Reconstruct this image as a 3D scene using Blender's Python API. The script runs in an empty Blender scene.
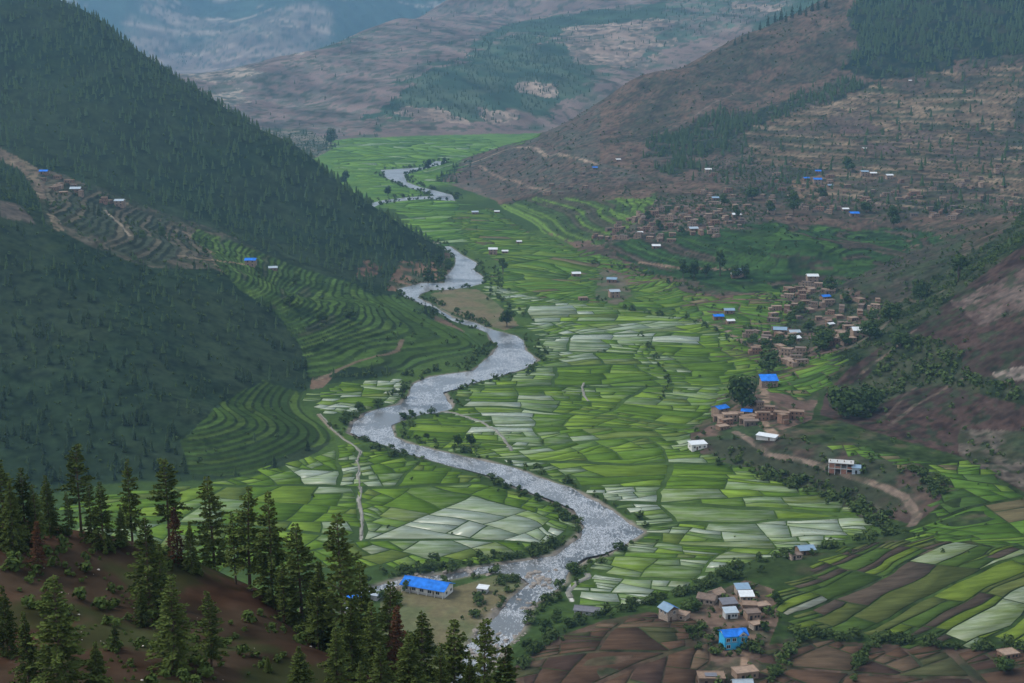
import bpy, math, random
import numpy as np
from mathutils import Vector, Matrix

random.seed(7)
rng = np.random.default_rng(7)
R = math.radians
S = bpy.context.scene
COL = S.collection

# ------------------------------------------------------------------ camera
F_PX, W_PX, H_PX = 1407.0, 1024, 683
CAM_Z = 230.0
PITCH = math.atan((341.5 - 30.0) / F_PX)          # the horizon lies 30 px below the top edge
cam_d = bpy.data.cameras.new('camera')
cam_d.sensor_fit = 'HORIZONTAL'
cam_d.sensor_width = 36.0
cam_d.lens = 36.0 * F_PX / W_PX
cam_d.clip_start = 1.0
cam_d.clip_end = 30000.0
cam = bpy.data.objects.new('camera', cam_d)
cam.location = (0, 0, CAM_Z)
cam.rotation_euler = (math.pi / 2 - PITCH, 0, 0)
COL.objects.link(cam)
S.camera = cam

# ------------------------------------------------------------------ sky, sun, exposure
SUN_EL, SUN_AZ = R(50), R(-78)                    # azimuth measured from +Y towards +X
w = bpy.data.worlds.new('World')
S.world = w
w.use_nodes = True
nt = w.node_tree
for n in list(nt.nodes):
    nt.nodes.remove(n)
sky = nt.nodes.new('ShaderNodeTexSky')
sky.sky_type = 'NISHITA'
sky.sun_disc = False
sky.sun_elevation = SUN_EL
sky.sun_rotation = SUN_AZ
sky.dust_density = 3.0
sky.altitude = 2300
hsv = nt.nodes.new('ShaderNodeHueSaturation')     # a closed cloud cover takes most of the blue out
hsv.inputs['Saturation'].default_value = 0.2
bgn = nt.nodes.new('ShaderNodeBackground')
bgn.inputs['Strength'].default_value = 0.15
wo = nt.nodes.new('ShaderNodeOutputWorld')
nt.links.new(sky.outputs[0], hsv.inputs['Color'])
nt.links.new(hsv.outputs[0], bgn.inputs['Color'])
nt.links.new(bgn.outputs[0], wo.inputs['Surface'])
sl = bpy.data.lights.new('sun', 'SUN')
sl.energy = 1.5
sl.angle = R(25)
sl.color = (1.0, 0.93, 0.83)
so = bpy.data.objects.new('sun', sl)
so.rotation_euler = (math.pi / 2 - SUN_EL, 0, math.pi - SUN_AZ)
so.location = (0, 0, 900)
COL.objects.link(so)
S.view_settings.view_transform = 'Standard'
S.view_settings.look = 'None'
S.view_settings.gamma = 1
S.view_settings.use_curve_mapping = False
S.view_settings.exposure = 1.52
HAZE = 0.000084
S.render.engine = 'CYCLES'
S.cycles.max_bounces = 6
S.cycles.diffuse_bounces = 2
S.cycles.glossy_bounces = 2
S.cycles.volume_bounces = 0
S.cycles.transparent_max_bounces = 4
S.cycles.use_denoising = True

# ------------------------------------------------------------------ small tools
CP, SP = math.cos(PITCH), math.sin(PITCH)
FS = 0.006                                        # the valley floor climbs away from the camera


def zf(y):
    return FS * (y - 500.0)


def pdir(px, py):
    u = (np.asarray(px, float) - 512.0) / F_PX
    v = (341.5 - np.asarray(py, float)) / F_PX
    return u, CP + v * SP, -SP + v * CP


def at_depth(px, py, D):
    u, dy, dz = pdir(px, py)
    t = D / dy
    return u * t, D + 0 * u, CAM_Z + t * dz


def at_h(px, py, h=0.0):
    u, dy, dz = pdir(px, py)
    t = (CAM_Z + 500 * FS - h) / (FS * dy - dz)
    return u * t, t * dy, CAM_Z + t * dz


def project(x, y, z):
    fw = y * CP - (z - CAM_Z) * SP
    up = y * SP + (z - CAM_Z) * CP
    fw = np.where(fw < 1, 1, fw)
    return 512 + F_PX * x / fw, 341.5 - F_PX * up / fw


def hash2(ix, iy, seed):
    h = (ix.astype(np.int64) * 374761393 + iy.astype(np.int64) * 668265263 + seed * 974634777) & 0xFFFFFFFF
    h = ((h ^ (h >> 13)) * 1274126177) & 0xFFFFFFFF
    h = ((h ^ (h >> 16)) * 2246822519) & 0xFFFFFFFF
    return ((h ^ (h >> 15)) & 0xFFFFFF) / float(0xFFFFFF)


def vnoise(x, y, seed=0):
    ix, iy = np.floor(x), np.floor(y)
    fx, fy = x - ix, y - iy
    fx = fx * fx * (3 - 2 * fx)
    fy = fy * fy * (3 - 2 * fy)
    a = hash2(ix, iy, seed)
    b = hash2(ix + 1, iy, seed)
    c = hash2(ix, iy + 1, seed)
    d = hash2(ix + 1, iy + 1, seed)
    return (a * (1 - fx) + b * fx) * (1 - fy) + (c * (1 - fx) + d * fx) * fy


def fbm(x, y, scale, octv=4, seed=0):
    s, a, t = 0.0, 0.5, 0.0
    for k in range(octv):
        s = s + a * vnoise(x / scale + 17.3 * k, y / scale - 9.1 * k, seed + k)
        t += a
        a *= 0.5
        scale *= 0.5
    return s / t


def sstep(a, b, x):
    t = np.clip((x - a) / (b - a), 0, 1)
    return t * t * (3 - 2 * t)


def pip(px, py, poly):
    """Which of the points lie inside a polygon."""
    inside = np.zeros(px.shape, bool)
    poly = np.asarray(poly, float)
    x0, y0 = poly.min(0)
    x1, y1 = poly.max(0)
    idx = np.nonzero((px >= x0) & (px <= x1) & (py >= y0) & (py <= y1))[0]
    if len(idx) == 0:
        return inside
    qx, qy = px[idx], py[idx]
    r = np.zeros(len(idx), bool)
    for i in range(len(poly)):
        ax, ay = poly[i - 1]
        bx, by = poly[i]
        if ay == by:
            continue
        c = ((ay > qy) != (by > qy)) & (qx < (bx - ax) * (qy - ay) / (by - ay) + ax)
        r ^= c
    inside[idx] = r
    return inside


def seg_dist(px, py, line, closed=False):
    d = np.full(px.shape, 1e9)
    line = np.asarray(line, float)
    n = len(line)
    for i in range(n if closed else n - 1):
        ax, ay = line[i]
        bx, by = line[(i + 1) % n]
        vx, vy = bx - ax, by - ay
        L = vx * vx + vy * vy + 1e-9
        t = np.clip(((px - ax) * vx + (py - ay) * vy) / L, 0, 1)
        d = np.minimum(d, (px - ax - t * vx) ** 2 + (py - ay - t * vy) ** 2)
    return np.sqrt(d)


# ------------------------------------------------------------------ terrain: control points
# (picture column, picture row, distance) seen from the camera; ('h') rows give the height over the valley floor
CTRL_D = [
    # the forested mountain beyond the west bank: crest, face
    (45, 0, 1850), (100, 25, 1750), (150, 60, 1680), (200, 93, 1620), (250, 127, 1570), (300, 153, 1530), (350, 193, 1480),
    (390, 222, 1440), (420, 244, 1410), (0, 0, 1650), (0, 80, 1500), (100, 100, 1480), (200, 160, 1425), (300, 210, 1400),
    (-120, -60, 1900), (-350, -200, 2000), (-300, -50, 1650), (-300, 100, 1350),
    # the shoulder with the hamlet
    (0, 160, 1300), (60, 183, 1270), (115, 208, 1230), (170, 235, 1190), (250, 258, 1190), (-150, 150, 1250),
    # the wooded spur in front of it
    (220, 290, 1000), (150, 268, 1010), (100, 250, 1020), (45, 222, 1040), (0, 200, 1060), (-200, 150, 1000),
    (0, 350, 840), (100, 350, 850), (0, 420, 765), (-200, 350, 800), (-400, 300, 900),
    # the bare mountain on the east side: crest, face
    (480, 154, 2290), (520, 142, 2330), (560, 127, 2340), (600, 104, 2350), (640, 79, 2350), (700, 62, 2400), (740, 40, 2450),
    (790, 18, 2500), (830, -2, 2550), (900, -40, 2600), (1024, -120, 2700), (1350, -250, 2800),
    (600, 140, 2080), (700, 130, 2050), (800, 130, 2000), (900, 130, 1950), (1024, 130, 1900), (750, 90, 2200), (850, 60, 2250),
    (950, 60, 2200), (1024, 60, 2150), (1024, 0, 2350), (1250, 0, 2200), (1250, 130, 1800),
    (650, 170, 1850), (750, 170, 1800), (850, 170, 1760), (950, 170, 1720), (1024, 170, 1680),
    (1024, 200, 1560), (900, 210, 1540), (950, 215, 1500), (880, 240, 1430),
    # the low ridge and wooded ravine
    (965, 238, 1270), (900, 262, 1250), (830, 290, 1200), (1024, 215, 1280), (900, 310, 1050), (950, 277, 1100), (1000, 247, 1120),
    # the near brown spur on the east side
    (1024, 245, 980), (990, 270, 960), (960, 292, 940), (920, 325, 910), (880, 350, 890), (850, 370, 875),
    (1250, 130, 1000), (1250, 330, 760), (1500, 250, 800),
    # the mountains that close the valley
    (200, 92, 3550), (256, 74, 3700), (340, 45, 4050), (400, 20, 4400), (470, 0, 4900), (600, -110, 5600), (300, 105, 3400),
    (380, 90, 3350), (450, 70, 3500), (520, 60, 3650), (600, 40, 3900), (700, 20, 4100), (800, 0, 4200), (600, 90, 3300),
    (700, 75, 3500), (800, -150, 5600), (1100, -150, 5200), (520, 0, 4700), (650, 0, 4600), (500, 110, 3150),
]
CTRL_H = [
    (440, 264, 0), (400, 291, 1), (340, 285, 12), (300, 300, 18),
    (480, 347, 1), (420, 330, 7), (380, 312, 10), (330, 300, 18), (280, 290, 28), (250, 268, 36), (310, 382, 2), (330, 372, 4),
    (400, 368, 2), (430, 318, 3), (460, 332, 2), (360, 350, 6), (310, 340, 14),
    (305, 360, 8), (270, 330, 22), (200, 400, 13), (250, 420, 9), (300, 430, 4), (334, 440, 0.5), (200, 470, 3), (250, 476, 0.5),
    (150, 400, 20), (100, 450, 7), (150, 480, 1), (60, 490, 1), (0, 490, 2),
    (500, 200, 2), (560, 230, 5), (600, 250, 6), (640, 280, 3), (700, 287, 6), (600, 215, 18), (650, 210, 28), (700, 215, 32),
    (750, 230, 30), (800, 250, 28), (760, 290, 9), (850, 280, 18), (800, 320, 5), (760, 335, 2), (700, 312, 2), (720, 350, 2),
    (800, 360, 7), (520, 170, 22), (450, 178, 5), (500, 168, 18), (470, 168, 14), (540, 160, 34), (500, 182, 9), (540, 185, 20), (570, 150, 55), (560, 180, 30), (540, 212, 6), (640, 245, 14), (700, 258, 16), (760, 260, 20),
    (825, 395, 4), (815, 412, 3), (820, 310, 8), (860, 330, 13), (740, 395, 5), (770, 400, 7),
    (835, 416, 6), (860, 428, 9), (900, 440, 10), (960, 455, 11), (1024, 490, 11), (960, 370, 30), (1024, 350, 46), (1024, 420, 25),
    (900, 388, 15), (700, 428, 3), (720, 425, 4), (780, 432, 9), (850, 455, 11), (920, 482, 11), (935, 500, 9),
    (690, 450, 0.3), (720, 458, 0.5), (780, 478, 0.5), (850, 500, 0.5), (888, 520, 0.8), (860, 543, 1),
    (1024, 540, 14), (920, 530, 6), (900, 560, 8), (800, 590, 5), (1024, 640, 14), (880, 640, 9), (760, 600, 5),
    (560, 655, 8), (700, 655, 9), (900, 672, 9), (1150, 600, 22), (1150, 700, 16), (600, 624, 5), (700, 612, 5), (572, 615, 1),
    (640, 603, 0.5), (720, 572, 0.5), (800, 550, 0.8), (525, 660, 5), (700, 760, 10), (900, 760, 10), (1100, 800, 14),
    # valley floor, kept a little under the plane
    (440, 160, -12), (400, 150, -12), (380, 180, -12), (430, 205, -10), (480, 225, -10), (520, 260, -12), (470, 275, -8), (450, 300, -8),
    (560, 320, -14), (520, 360, -12), (640, 330, -10), (640, 380, -14), (440, 390, -10), (560, 430, -16), (660, 430, -8),
    (400, 430, -8), (480, 470, -14), (620, 490, -16), (740, 500, -10), (800, 525, -6), (420, 520, -14), (560, 540, -14), (320, 520, -10),
    (250, 520, -8), (680, 550, -10), (470, 580, -12), (400, 600, -12), (600, 580, -10), (520, 610, -8), (480, 650, -8), (350, 420, -4),
    (420, 143, -6), (360, 140, -3), (500, 137, -3), (560, 133, -1), (300, 135, 0), (620, 128, 2), (250, 130, 4),
    (100, 540, -6), (300, 620, -8), (450, 720, -8), (200, 640, -6), (0, 560, -2), (-150, 520, 5),
]
CTRL_W = [  # (x, y, z): ground hidden from this side
    (-640, 2150, 130), (-450, 1950, 60), (-300, 1800, 10), (-200, 1700, -2), (-120, 1560, -4), (-900, 2500, 250), (-600, 2600, 40),
    (-400, 2300, 6), (-1100, 3200, 200), (-700, 3000, 30),
    (200, 2700, 60), (500, 2900, 120), (900, 3100, 260), (60, 2580, 15), (-30, 2480, 3), (1500, 3300, 450), (-100, 2700, 3), (100, 2850, 5),
    (-1500, 6900, 45), (-700, 7000, 60), (-2600, 6800, 60), (-2100, 7050, 150), (-1650, 7150, 110), (-1150, 7100, 190), (-600, 7300, 170), (-150, 7300, 230),
    (-2600, 7600, 330), (-2000, 7600, 390), (-1600, 7750, 300), (-1050, 7600, 410), (-550, 7900, 380), (0, 7900, 450), (-2500, 8400, 650), (-1900, 8300, 700),
    (-1500, 8500, 590), (-900, 8300, 720), (-300, 8600, 680), (-2500, 9600, 1050), (-1000, 9500, 1100), (300, 9600, 1150),
    (2200, 12800, 1200), (-3800, 17000, 1700), (0, 17000, 1800), (3800, 16500, 1900), (3000, 5000, 700),
    (-800, 4400, 40), (-587, 4800, 110), (-414, 5200, 180), (-173, 5800, 260), (-757, 6200, 40), (-493, 6300, 70), (-190, 6600, 130), (-1000, 4600, 20),
    (-2000, 6000, 10), (-1300, 6200, 25), (-2600, 7000, 20),
    (-5500, 11500, 800), (-4500, 4000, 700), (-2500, 2500, 700), (2800, 1500, 600), (3000, 3000, 700), (1500, 600, 250),
    (-900, 500, 200), (-1200, 1000, 330), (5000, 11500, 1200), (-7500, 16000, 1300), (7000, 16500, 1500),
]


def rbf_fit(P, z, c):
    n = len(P)
    d = np.sqrt(((P[:, None] - P[None]) ** 2).sum(-1) + c * c)
    Q = np.c_[np.ones(n), P / 1000.0]
    A = np.zeros((n + 3, n + 3))
    A[:n, :n] = d
    A[:n, n:] = Q
    A[n:, :n] = Q.T
    s = np.linalg.solve(A, np.r_[z, 0, 0, 0])
    return P, s[:n], s[n:], c


def rbf_eval(m, x, y):
    P, wgt, q, c = m
    out = np.empty(x.shape)
    for a in range(0, len(x), 100000):
        xs, ys = x[a:a + 100000], y[a:a + 100000]
        r = q[0] + q[1] * xs / 1000 + q[2] * ys / 1000
        for (cx, cy), wi in zip(P, wgt):
            r += wi * np.sqrt((xs - cx) ** 2 + (ys - cy) ** 2 + c * c)
        out[a:a + 100000] = r
    return out


pts = []
for px, py, D in CTRL_D:
    x, y, z = at_depth(px, py, D)
    pts.append((float(x), float(y), float(z - zf(y))))
for px, py, h in CTRL_H:
    x, y, z = at_h(px, py, h)
    pts.append((float(x), float(y), float(h)))
for x, y, z in CTRL_W:
    pts.append((x, y, z - zf(y)))
pts = np.array(pts)
HILLS = rbf_fit(pts[:, :2], pts[:, 2], 25.0)

fg = []
for px, py, D in [(0, 530, 155), (70, 535, 152), (150, 556, 150), (210, 575, 150), (250, 588, 146), (300, 628, 134), (340, 655, 124), (385, 688, 116),
                  (0, 600, 122), (0, 683, 98), (80, 610, 121), (80, 683, 99), (150, 625, 121), (150, 683, 100), (250, 645, 118), (250, 690, 103),
                  (-200, 520, 165), (-200, 640, 112), (330, 700, 107), (200, 610, 132), (350, 664, 127), (302, 624, 138), (272, 600, 146), (400, 694, 117), (430, 712, 113), (490, 722, 111), (540, 748, 104)]:
    x, y, z = at_depth(px, py, D)
    fg.append((float(x), float(y), float(z)))
fg += [(0, 0, 222), (0, 15, 211), (15, 50, 188), (-25, 60, 186), (25, 90, 162), (-70, 40, 205), (-90, 200, 122), (-60, 200, 118),
       (-30, 175, 126), (0, 150, 132), (15, 130, 138), (40, 110, 148), (60, 60, 176), (100, 0, 205), (-100, 0, 220), (120, 100, 130), (200, 60, 145),
       (60, 200, 75), (0, 230, 68), (-60, 260, 72), (-130, 280, 72), (-200, 320, 66), (0, 330, 10), (100, 330, 0), (200, 300, 10), (-100, 400, 5),
       (-200, 450, 5), (0, 430, -30), (-100, 500, -35), (-250, 560, -35), (200, 420, -30), (100, 480, -50), (300, 350, -10), (400, 450, -40),
       (-350, 300, 110), (-350, 500, 20), (-400, 620, -20), (300, 150, 70), (0, 620, -100), (300, 620, -100), (-200, 700, -90), (-300, 100, 190),
       (-20, 30, 206), (-12, 80, 183)]
fg = np.array(fg)
FGH = rbf_fit(fg[:, :2], fg[:, 2] - zf(fg[:, 1]), 8.0)

# ------------------------------------------------------------------ river banks (picture positions on the valley floor)
RIV_UP = [(446, 161), (436, 161), (424, 167), (396, 169), (381, 170), (385, 177), (396, 183), (410, 188), (426, 192), (440, 198), (455, 201),
          (452, 195), (437, 191), (420, 187), (407, 182), (404, 175), (420, 170), (434, 167), (446, 166)]
RIV_UP2 = [(450, 196), (432, 196), (410, 197), (384, 200), (360, 206), (360, 212), (384, 203), (410, 200), (432, 199), (450, 201)]
RIV = [(405, 236), (424, 241), (436, 243), (451, 247), (461, 254), (477, 263), (476, 267), (472, 269), (483, 277), (483, 283), (469, 287), (446, 290),
       (433, 290), (421, 294), (418, 298), (428, 303), (441, 310), (457, 318), (476, 323), (493, 330), (516, 336), (523, 341), (525, 350), (538, 360),
       (527, 368), (512, 373), (481, 381), (456, 390), (445, 393), (453, 404), (451, 409), (436, 413), (422, 414), (407, 419), (393, 425), (394, 437),
       (407, 442), (433, 450), (461, 456), (487, 461), (516, 468), (540, 478), (571, 488), (597, 500), (617, 514), (630, 523), (644, 532), (625, 544),
       (607, 555), (589, 559), (568, 572), (565, 582), (549, 596), (532, 605), (528, 618), (520, 632), (505, 648), (490, 668), (470, 700),
       (440, 700), (460, 655), (480, 628), (500, 609), (512, 598), (520, 591), (527, 583), (515, 575), (500, 572), (481, 574), (446, 580), (400, 587), (372, 595), (345, 612),
       (335, 606), (362, 591), (399, 580), (446, 573), (481, 567), (512, 563), (527, 561), (553, 556), (580, 537), (584, 527), (568, 509), (543, 499), (512, 486),
       (487, 476), (458, 468), (430, 460), (399, 452), (389, 446), (361, 439), (346, 433), (351, 423), (364, 414), (379, 409), (397, 404), (410, 395),
       (412, 384), (430, 377), (471, 371), (487, 359), (499, 346), (490, 340), (488, 333), (476, 328), (453, 321), (437, 311), (419, 303), (404, 296),
       (398, 289), (422, 283), (445, 283), (445, 277), (455, 266), (456, 258), (446, 250), (433, 245), (405, 241)]


def px_poly(poly, h=0.0):
    a = np.array(poly, float)
    x, y, z = at_h(a[:, 0], a[:, 1], h)
    return np.c_[x, y]


WATER_H = -0.55
RIVERS = [px_poly(p, WATER_H) for p in (RIV, RIV_UP, RIV_UP2)]


def river_sd(x, y):
    """Signed distance to the nearest river bank, negative in the water."""
    sd = np.full(x.shape, 1e3)
    for P in RIVERS:
        m = np.nonzero((x > P[:, 0].min() - 40) & (x < P[:, 0].max() + 40) & (y > P[:, 1].min() - 40) & (y < P[:, 1].max() + 40))[0]
        if len(m) == 0:
            continue
        d = seg_dist(x[m], y[m], P, True)
        ins = pip(x[m], y[m], P)
        sd[m] = np.minimum(sd[m], np.where(ins, -d, d))
    return sd


# terraced slopes, in picture outline (farmed in steps that follow the contour): outline, step height, jitter length
TERR = [
    ([(178, 222), (230, 240), (300, 268), (360, 285), (400, 296), (430, 318), (470, 334), (490, 348), (478, 362), (420, 376), (350, 366), (310, 384),
      (300, 345), (275, 312), (240, 290), (215, 262)], 1.5, 30),
    ([(215, 405), (262, 380), (318, 398), (340, 438), (300, 452), (255, 476), (190, 474), (180, 440)], 1.0, 45),
    ([(500, 205), (545, 195), (600, 200), (660, 192), (640, 225), (600, 245), (560, 240), (520, 226)], 1.6, 35),
    ([(600, 246), (660, 232), (760, 222), (900, 228), (960, 235), (900, 255), (840, 285), (780, 298), (700, 286), (640, 272)], 1.8, 40),
    ([(40, 170), (110, 195), (160, 215), (215, 255), (150, 262), (90, 240), (50, 215)], 2.2, 40),
    ([(830, 170), (1024, 150), (1024, 215), (900, 200), (800, 205)], 2.5, 40),
    ([(740, 130), (900, 75), (1024, 60), (1024, 150), (830, 170), (760, 165)], 3.0, 50),
]


def hill_h(x, y):
    """Terrain height over the valley plane before rivers and terraces."""
    h = rbf_eval(HILLS, x, y)
    far = sstep(2600, 4500, y)
    up = np.clip(h, 0, None)
    amp = np.minimum(up * 0.10, 9.0) + far * np.minimum(up * 0.16, 45 + 70 * sstep(6500, 9000, y))
    sc = 1.0
    rg = 1 - np.abs(2 * fbm(x + 0.35 * y, y * 0.6, 190 * sc, 4, 11) - 1)
    rf = 1 - np.abs(2 * fbm(x, y, 900, 5, 21) - 1)
    amp = amp * sstep(5, 20, up)
    h = h + amp * (rg - 0.62) * 1.5 * (1 - far) + far * amp * (rf - 0.6) * 2.0
    h = h + np.clip(up * 0.05, 0, 1.2) * sstep(9, 20, up) * (fbm(x, y, 22, 3, 31) - 0.5) * 2
    h = 0.5 * (h + np.sqrt(h * h + 1.2)) - 0.25
    near = np.nonzero((y < 720) & (np.abs(x) < 900))[0]
    if len(near):
        xs, ys = x[near], y[near]
        g = rbf_eval(FGH, xs, ys)
        g = g + (fbm(xs, ys, 26, 4, 41) - 0.5) * 3.0 * sstep(70, 110, ys) + (fbm(xs, ys, 5, 3, 43) - 0.5) * 0.9
        h[near] = np.maximum(h[near], g)
    return h


def terrain(x, y, full=False):
    shape = np.shape(x)
    x = np.asarray(x, float).ravel()
    y = np.asarray(y, float).ravel()
    h = hill_h(x, y)
    zp = zf(y)
    px, py = project(x, y, h + zp)
    t_id = np.full(x.shape, -1.0)
    t_fr = np.zeros(x.shape)
    for k, (poly, step, ln) in enumerate(TERR):
        m = np.nonzero(pip(px, py, poly) & (h > 0.6) & (y < 2300))[0]
        if len(m) == 0:
            continue
        hh = h[m] + 1.5 * step * (fbm(x[m], y[m], ln * 2.2, 4, 51 + k) - 0.5)
        q = hh / step
        b = np.floor(q)
        fr = q - b
        dens = 1.0
        h[m] = step * (b + sstep(0.66, 1.0, fr)) + (h[m] - hh)
        t_id[m] = b + 100 * k
        t_fr[m] = fr
    sd = np.full(x.shape, 1e3)
    m = np.nonzero((y > 380) & (y < 2600) & (h < 30))[0]
    sd[m] = river_sd(x[m], y[m])
    cap = -0.72 + np.clip(sd, -2, None) * 0.5
    tb = sstep(4, 32, sd)
    h = np.minimum(h, np.maximum(cap, -3.0)) * (1 - tb) + h * tb
    z = h + zp
    if full:
        return z, h, sd, t_id, t_fr
    return z.reshape(shape)


DS = np.concatenate([np.arange(70, 220, 1.5), np.arange(220, 700, 5), np.arange(700, 2600, 7.0), np.arange(2600, 16000, 50)])


def ground_at(px, py):
    """Where the sight line through a picture position meets the ground."""
    px, py = np.atleast_1d(np.asarray(px, float)), np.atleast_1d(np.asarray(py, float))
    X = np.zeros(len(px)); Y = np.zeros(len(px)); Z = np.zeros(len(px))
    for a in range(0, len(px), 200):
        p, q = px[a:a + 200, None], py[a:a + 200, None]
        x, y, z = at_depth(p, q, DS[None, :])
        y = np.broadcast_to(y, x.shape)
        g = terrain(x, y)
        below = z < g
        i = np.argmax(below, 1)
        i = np.where(below.any(1), np.clip(i, 1, None), len(DS) - 1)
        r = np.arange(len(i))
        d0, d1 = (z - g)[r, i - 1], (g - z)[r, i]
        t = np.clip(d0 / np.maximum(d0 + d1, 1e-6), 0, 1)
        D = DS[i - 1] + t * (DS[i] - DS[i - 1])
        xx, yy, _ = at_depth(p[:, 0], q[:, 0], D)
        X[a:a + 200], Y[a:a + 200] = xx, D
    Z[:] = terrain(X, Y)
    return X, Y, Z


# ------------------------------------------------------------------ materials
def new_mat(name):
    m = bpy.data.materials.new(name)
    m.use_nodes = True
    n = m.node_tree
    b = n.nodes['Principled BSDF']
    return m, n, b


def attr_mat(name, rough=1.0, var=0.25, scale=0.5, spec=0.0, attr='Col'):
    """A real-colour attribute broken up by fine noise."""
    m, n, b = new_mat(name)
    a = n.nodes.new('ShaderNodeAttribute')
    a.attribute_name = attr
    tc = n.nodes.new('ShaderNodeNewGeometry')
    no = n.nodes.new('ShaderNodeTexNoise')
    no.inputs['Scale'].default_value = scale
    no.inputs['Detail'].default_value = 9
    no.inputs['Roughness'].default_value = 0.65
    n.links.new(tc.outputs['Position'], no.inputs['Vector'])
    mr = n.nodes.new('ShaderNodeMapRange')
    mr.inputs['From Min'].default_value = 0.3
    mr.inputs['From Max'].default_value = 0.7
    mr.inputs['To Min'].default_value = 1 - var
    mr.inputs['To Max'].default_value = 1 + var
    n.links.new(no.outputs['Fac'], mr.inputs['Value'])
    mx = n.nodes.new('ShaderNodeVectorMath')
    mx.operation = 'SCALE'
    n.links.new(a.outputs['Color'], mx.inputs[0])
    n.links.new(mr.outputs[0], mx.inputs['Scale'])
    n.links.new(mx.outputs[0], b.inputs['Base Color'])
    b.inputs['Roughness'].default_value = rough
    b.inputs['Specular IOR Level'].default_value = spec
    return m


def mesh_np(name, V, faces_flat, loops_per_face, mats, smooth=False):
    """A mesh from numpy arrays; every face has the same corner count, or a list of counts is given."""
    me = bpy.data.meshes.new(name)
    V = np.asarray(V, np.float32)
    fl = np.asarray(faces_flat, np.int32).ravel()
    me.vertices.add(len(V))
    me.vertices.foreach_set('co', V.ravel())
    if np.isscalar(loops_per_face):
        nf = len(fl) // loops_per_face
        starts = np.arange(nf, dtype=np.int32) * loops_per_face
    else:
        lt = np.asarray(loops_per_face, np.int32)
        nf = len(lt)
        starts = np.r_[0, np.cumsum(lt)[:-1]].astype(np.int32)
    me.loops.add(len(fl))
    me.loops.foreach_set('vertex_index', fl)
    me.polygons.add(nf)
    me.polygons.foreach_set('loop_start', starts)
    for m in mats:
        me.materials.append(m)
    me.update(calc_edges=True)
    me.validate()
    if smooth:
        me.polygons.foreach_set('use_smooth', np.ones(len(me.polygons), bool))
    return me


def set_col(me, C, name='Col', domain='POINT'):
    a = me.attributes.new(name, 'FLOAT_COLOR', domain)
    C = np.asarray(C, np.float32)
    a.data.foreach_set('color', np.c_[C, np.ones(len(C), np.float32)].ravel())


def link(name, me, parent=None, loc=None, **props):
    o = bpy.data.objects.new(name, me)
    COL.objects.link(o)
    if parent is not None:
        o.parent = parent
    if loc is not None:
        o.location = loc
    for k, v in props.items():
        if v is not None:
            o[k] = v
    return o


# ------------------------------------------------------------------ the ground: one sheet to the far mountains
ucols = np.concatenate([np.linspace(-1.15, -0.42, 70)[:-1], np.linspace(-0.42, 0.42, 1000), np.linspace(0.42, 1.15, 70)[1:]])
yr = [6.0]
while yr[-1] < 16800:
    y = yr[-1]
    if y < 80:
        d = 2.5
    elif y < 200:
        d = 1.0
    elif y < 440:
        d = 4.0
    elif y < 3000:
        d = min(max(y * y / (230 * F_PX) * 0.85, 1.0), 5.0)
    else:
        d = 5.0 + (y - 3000) * 0.006
    yr.append(y + d)
yr = np.array(yr)
GX = (ucols[None, :] * yr[:, None]).ravel()
GY = np.repeat(yr, len(ucols))
GZ, GH, GSD, GT, GTF = terrain(GX, GY, full=True)
GPX, GPY = project(GX, GY, GZ)
nr, nc = len(yr), len(ucols)
print('terrain', nr, nc, nr * nc)

# real ground colours and plant density, outlined by what grows where
def lerp(a, b, t):
    t = np.asarray(t)[:, None]
    return np.asarray(a, float) * (1 - t) + np.asarray(b, float) * t


N1 = fbm(GX, GY, 60, 4, 101)
N2 = fbm(GX, GY, 14, 3, 111)
N3 = fbm(GX, GY, 420, 5, 121)
N4 = fbm(GX, GY, 3.5, 2, 131)
N1B = fbm(GX, GY, 45, 4, 141)
N5 = fbm(GX + 0.9 * GY, GY - 0.9 * GX, 7, 3, 181)
slope_ = sstep(1.5, 8, GH)
fi = np.where(GY < 2600, N2 * 0.35 + N4 * 0.4 + N5 * 0.25, 0.5 + 0.55 * (fbm(GX + GY * 0.7, GY * 0.5, 46, 5, 183) - 0.5))
GFINE = 1 + (fi - 0.5) * (0.7 + 1.9 * slope_)
TUFT = np.where(GY < 2600, fbm(GX, GY, 5.0, 3, 191), fbm(GX, GY, 17, 3, 193)) + 0.25 * (N1B - 0.5)
TUFT = sstep(0.56, 0.66, TUFT) * slope_
PATCH = sstep(0.42, 0.6, N1)
# defaults by place
FOREST_A, FOREST_B = (0.02, 0.034, 0.016), (0.028, 0.041, 0.02)
SCRUB_A, SCRUB_B = (0.115, 0.077, 0.056), (0.065, 0.054, 0.038)
GRASS_A, GRASS_B = (0.034, 0.058, 0.017), (0.048, 0.08, 0.02)
GC = lerp(GRASS_A, GRASS_B, PATCH)
GTREE = np.zeros(len(GX))
GBUSH = np.zeros(len(GX))
hl = sstep(0.3, 2.0, GH)
west = (GX < -40 - 0.02 * GY) & (GY > 560) & (GY < 2750)
east = (GX >= -40 - 0.02 * GY) & (GY > 560) & (GY < 2750)
m = west & (GH > 0.8)
GC[m] = lerp(FOREST_A, FOREST_B, PATCH[m] * 0.8)
GTREE[m] = 1.0 - 0.4 * PATCH[m]
m = east & (GH > 0.8)
GC[m] = lerp(SCRUB_A, SCRUB_B, sstep(0.40, 0.62, N1B[m]))
GBUSH[m] = 0.12
m = east & (GH > 0.5) & (GH < 15) & (GY < 1000)
GC[m] = lerp((0.035, 0.055, 0.018), (0.075, 0.062, 0.04), sstep(0.45, 0.65, N2[m] * 0.5 + N1B[m] * 0.5))
m = GY >= 2750
N6 = fbm(GX, GY, 600, 5, 195)
N7 = fbm(GX, GY * 4.5, 260, 5, 197) * 0.75 + 0.25 * fbm(GX, GY, 900, 3, 198)
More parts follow.
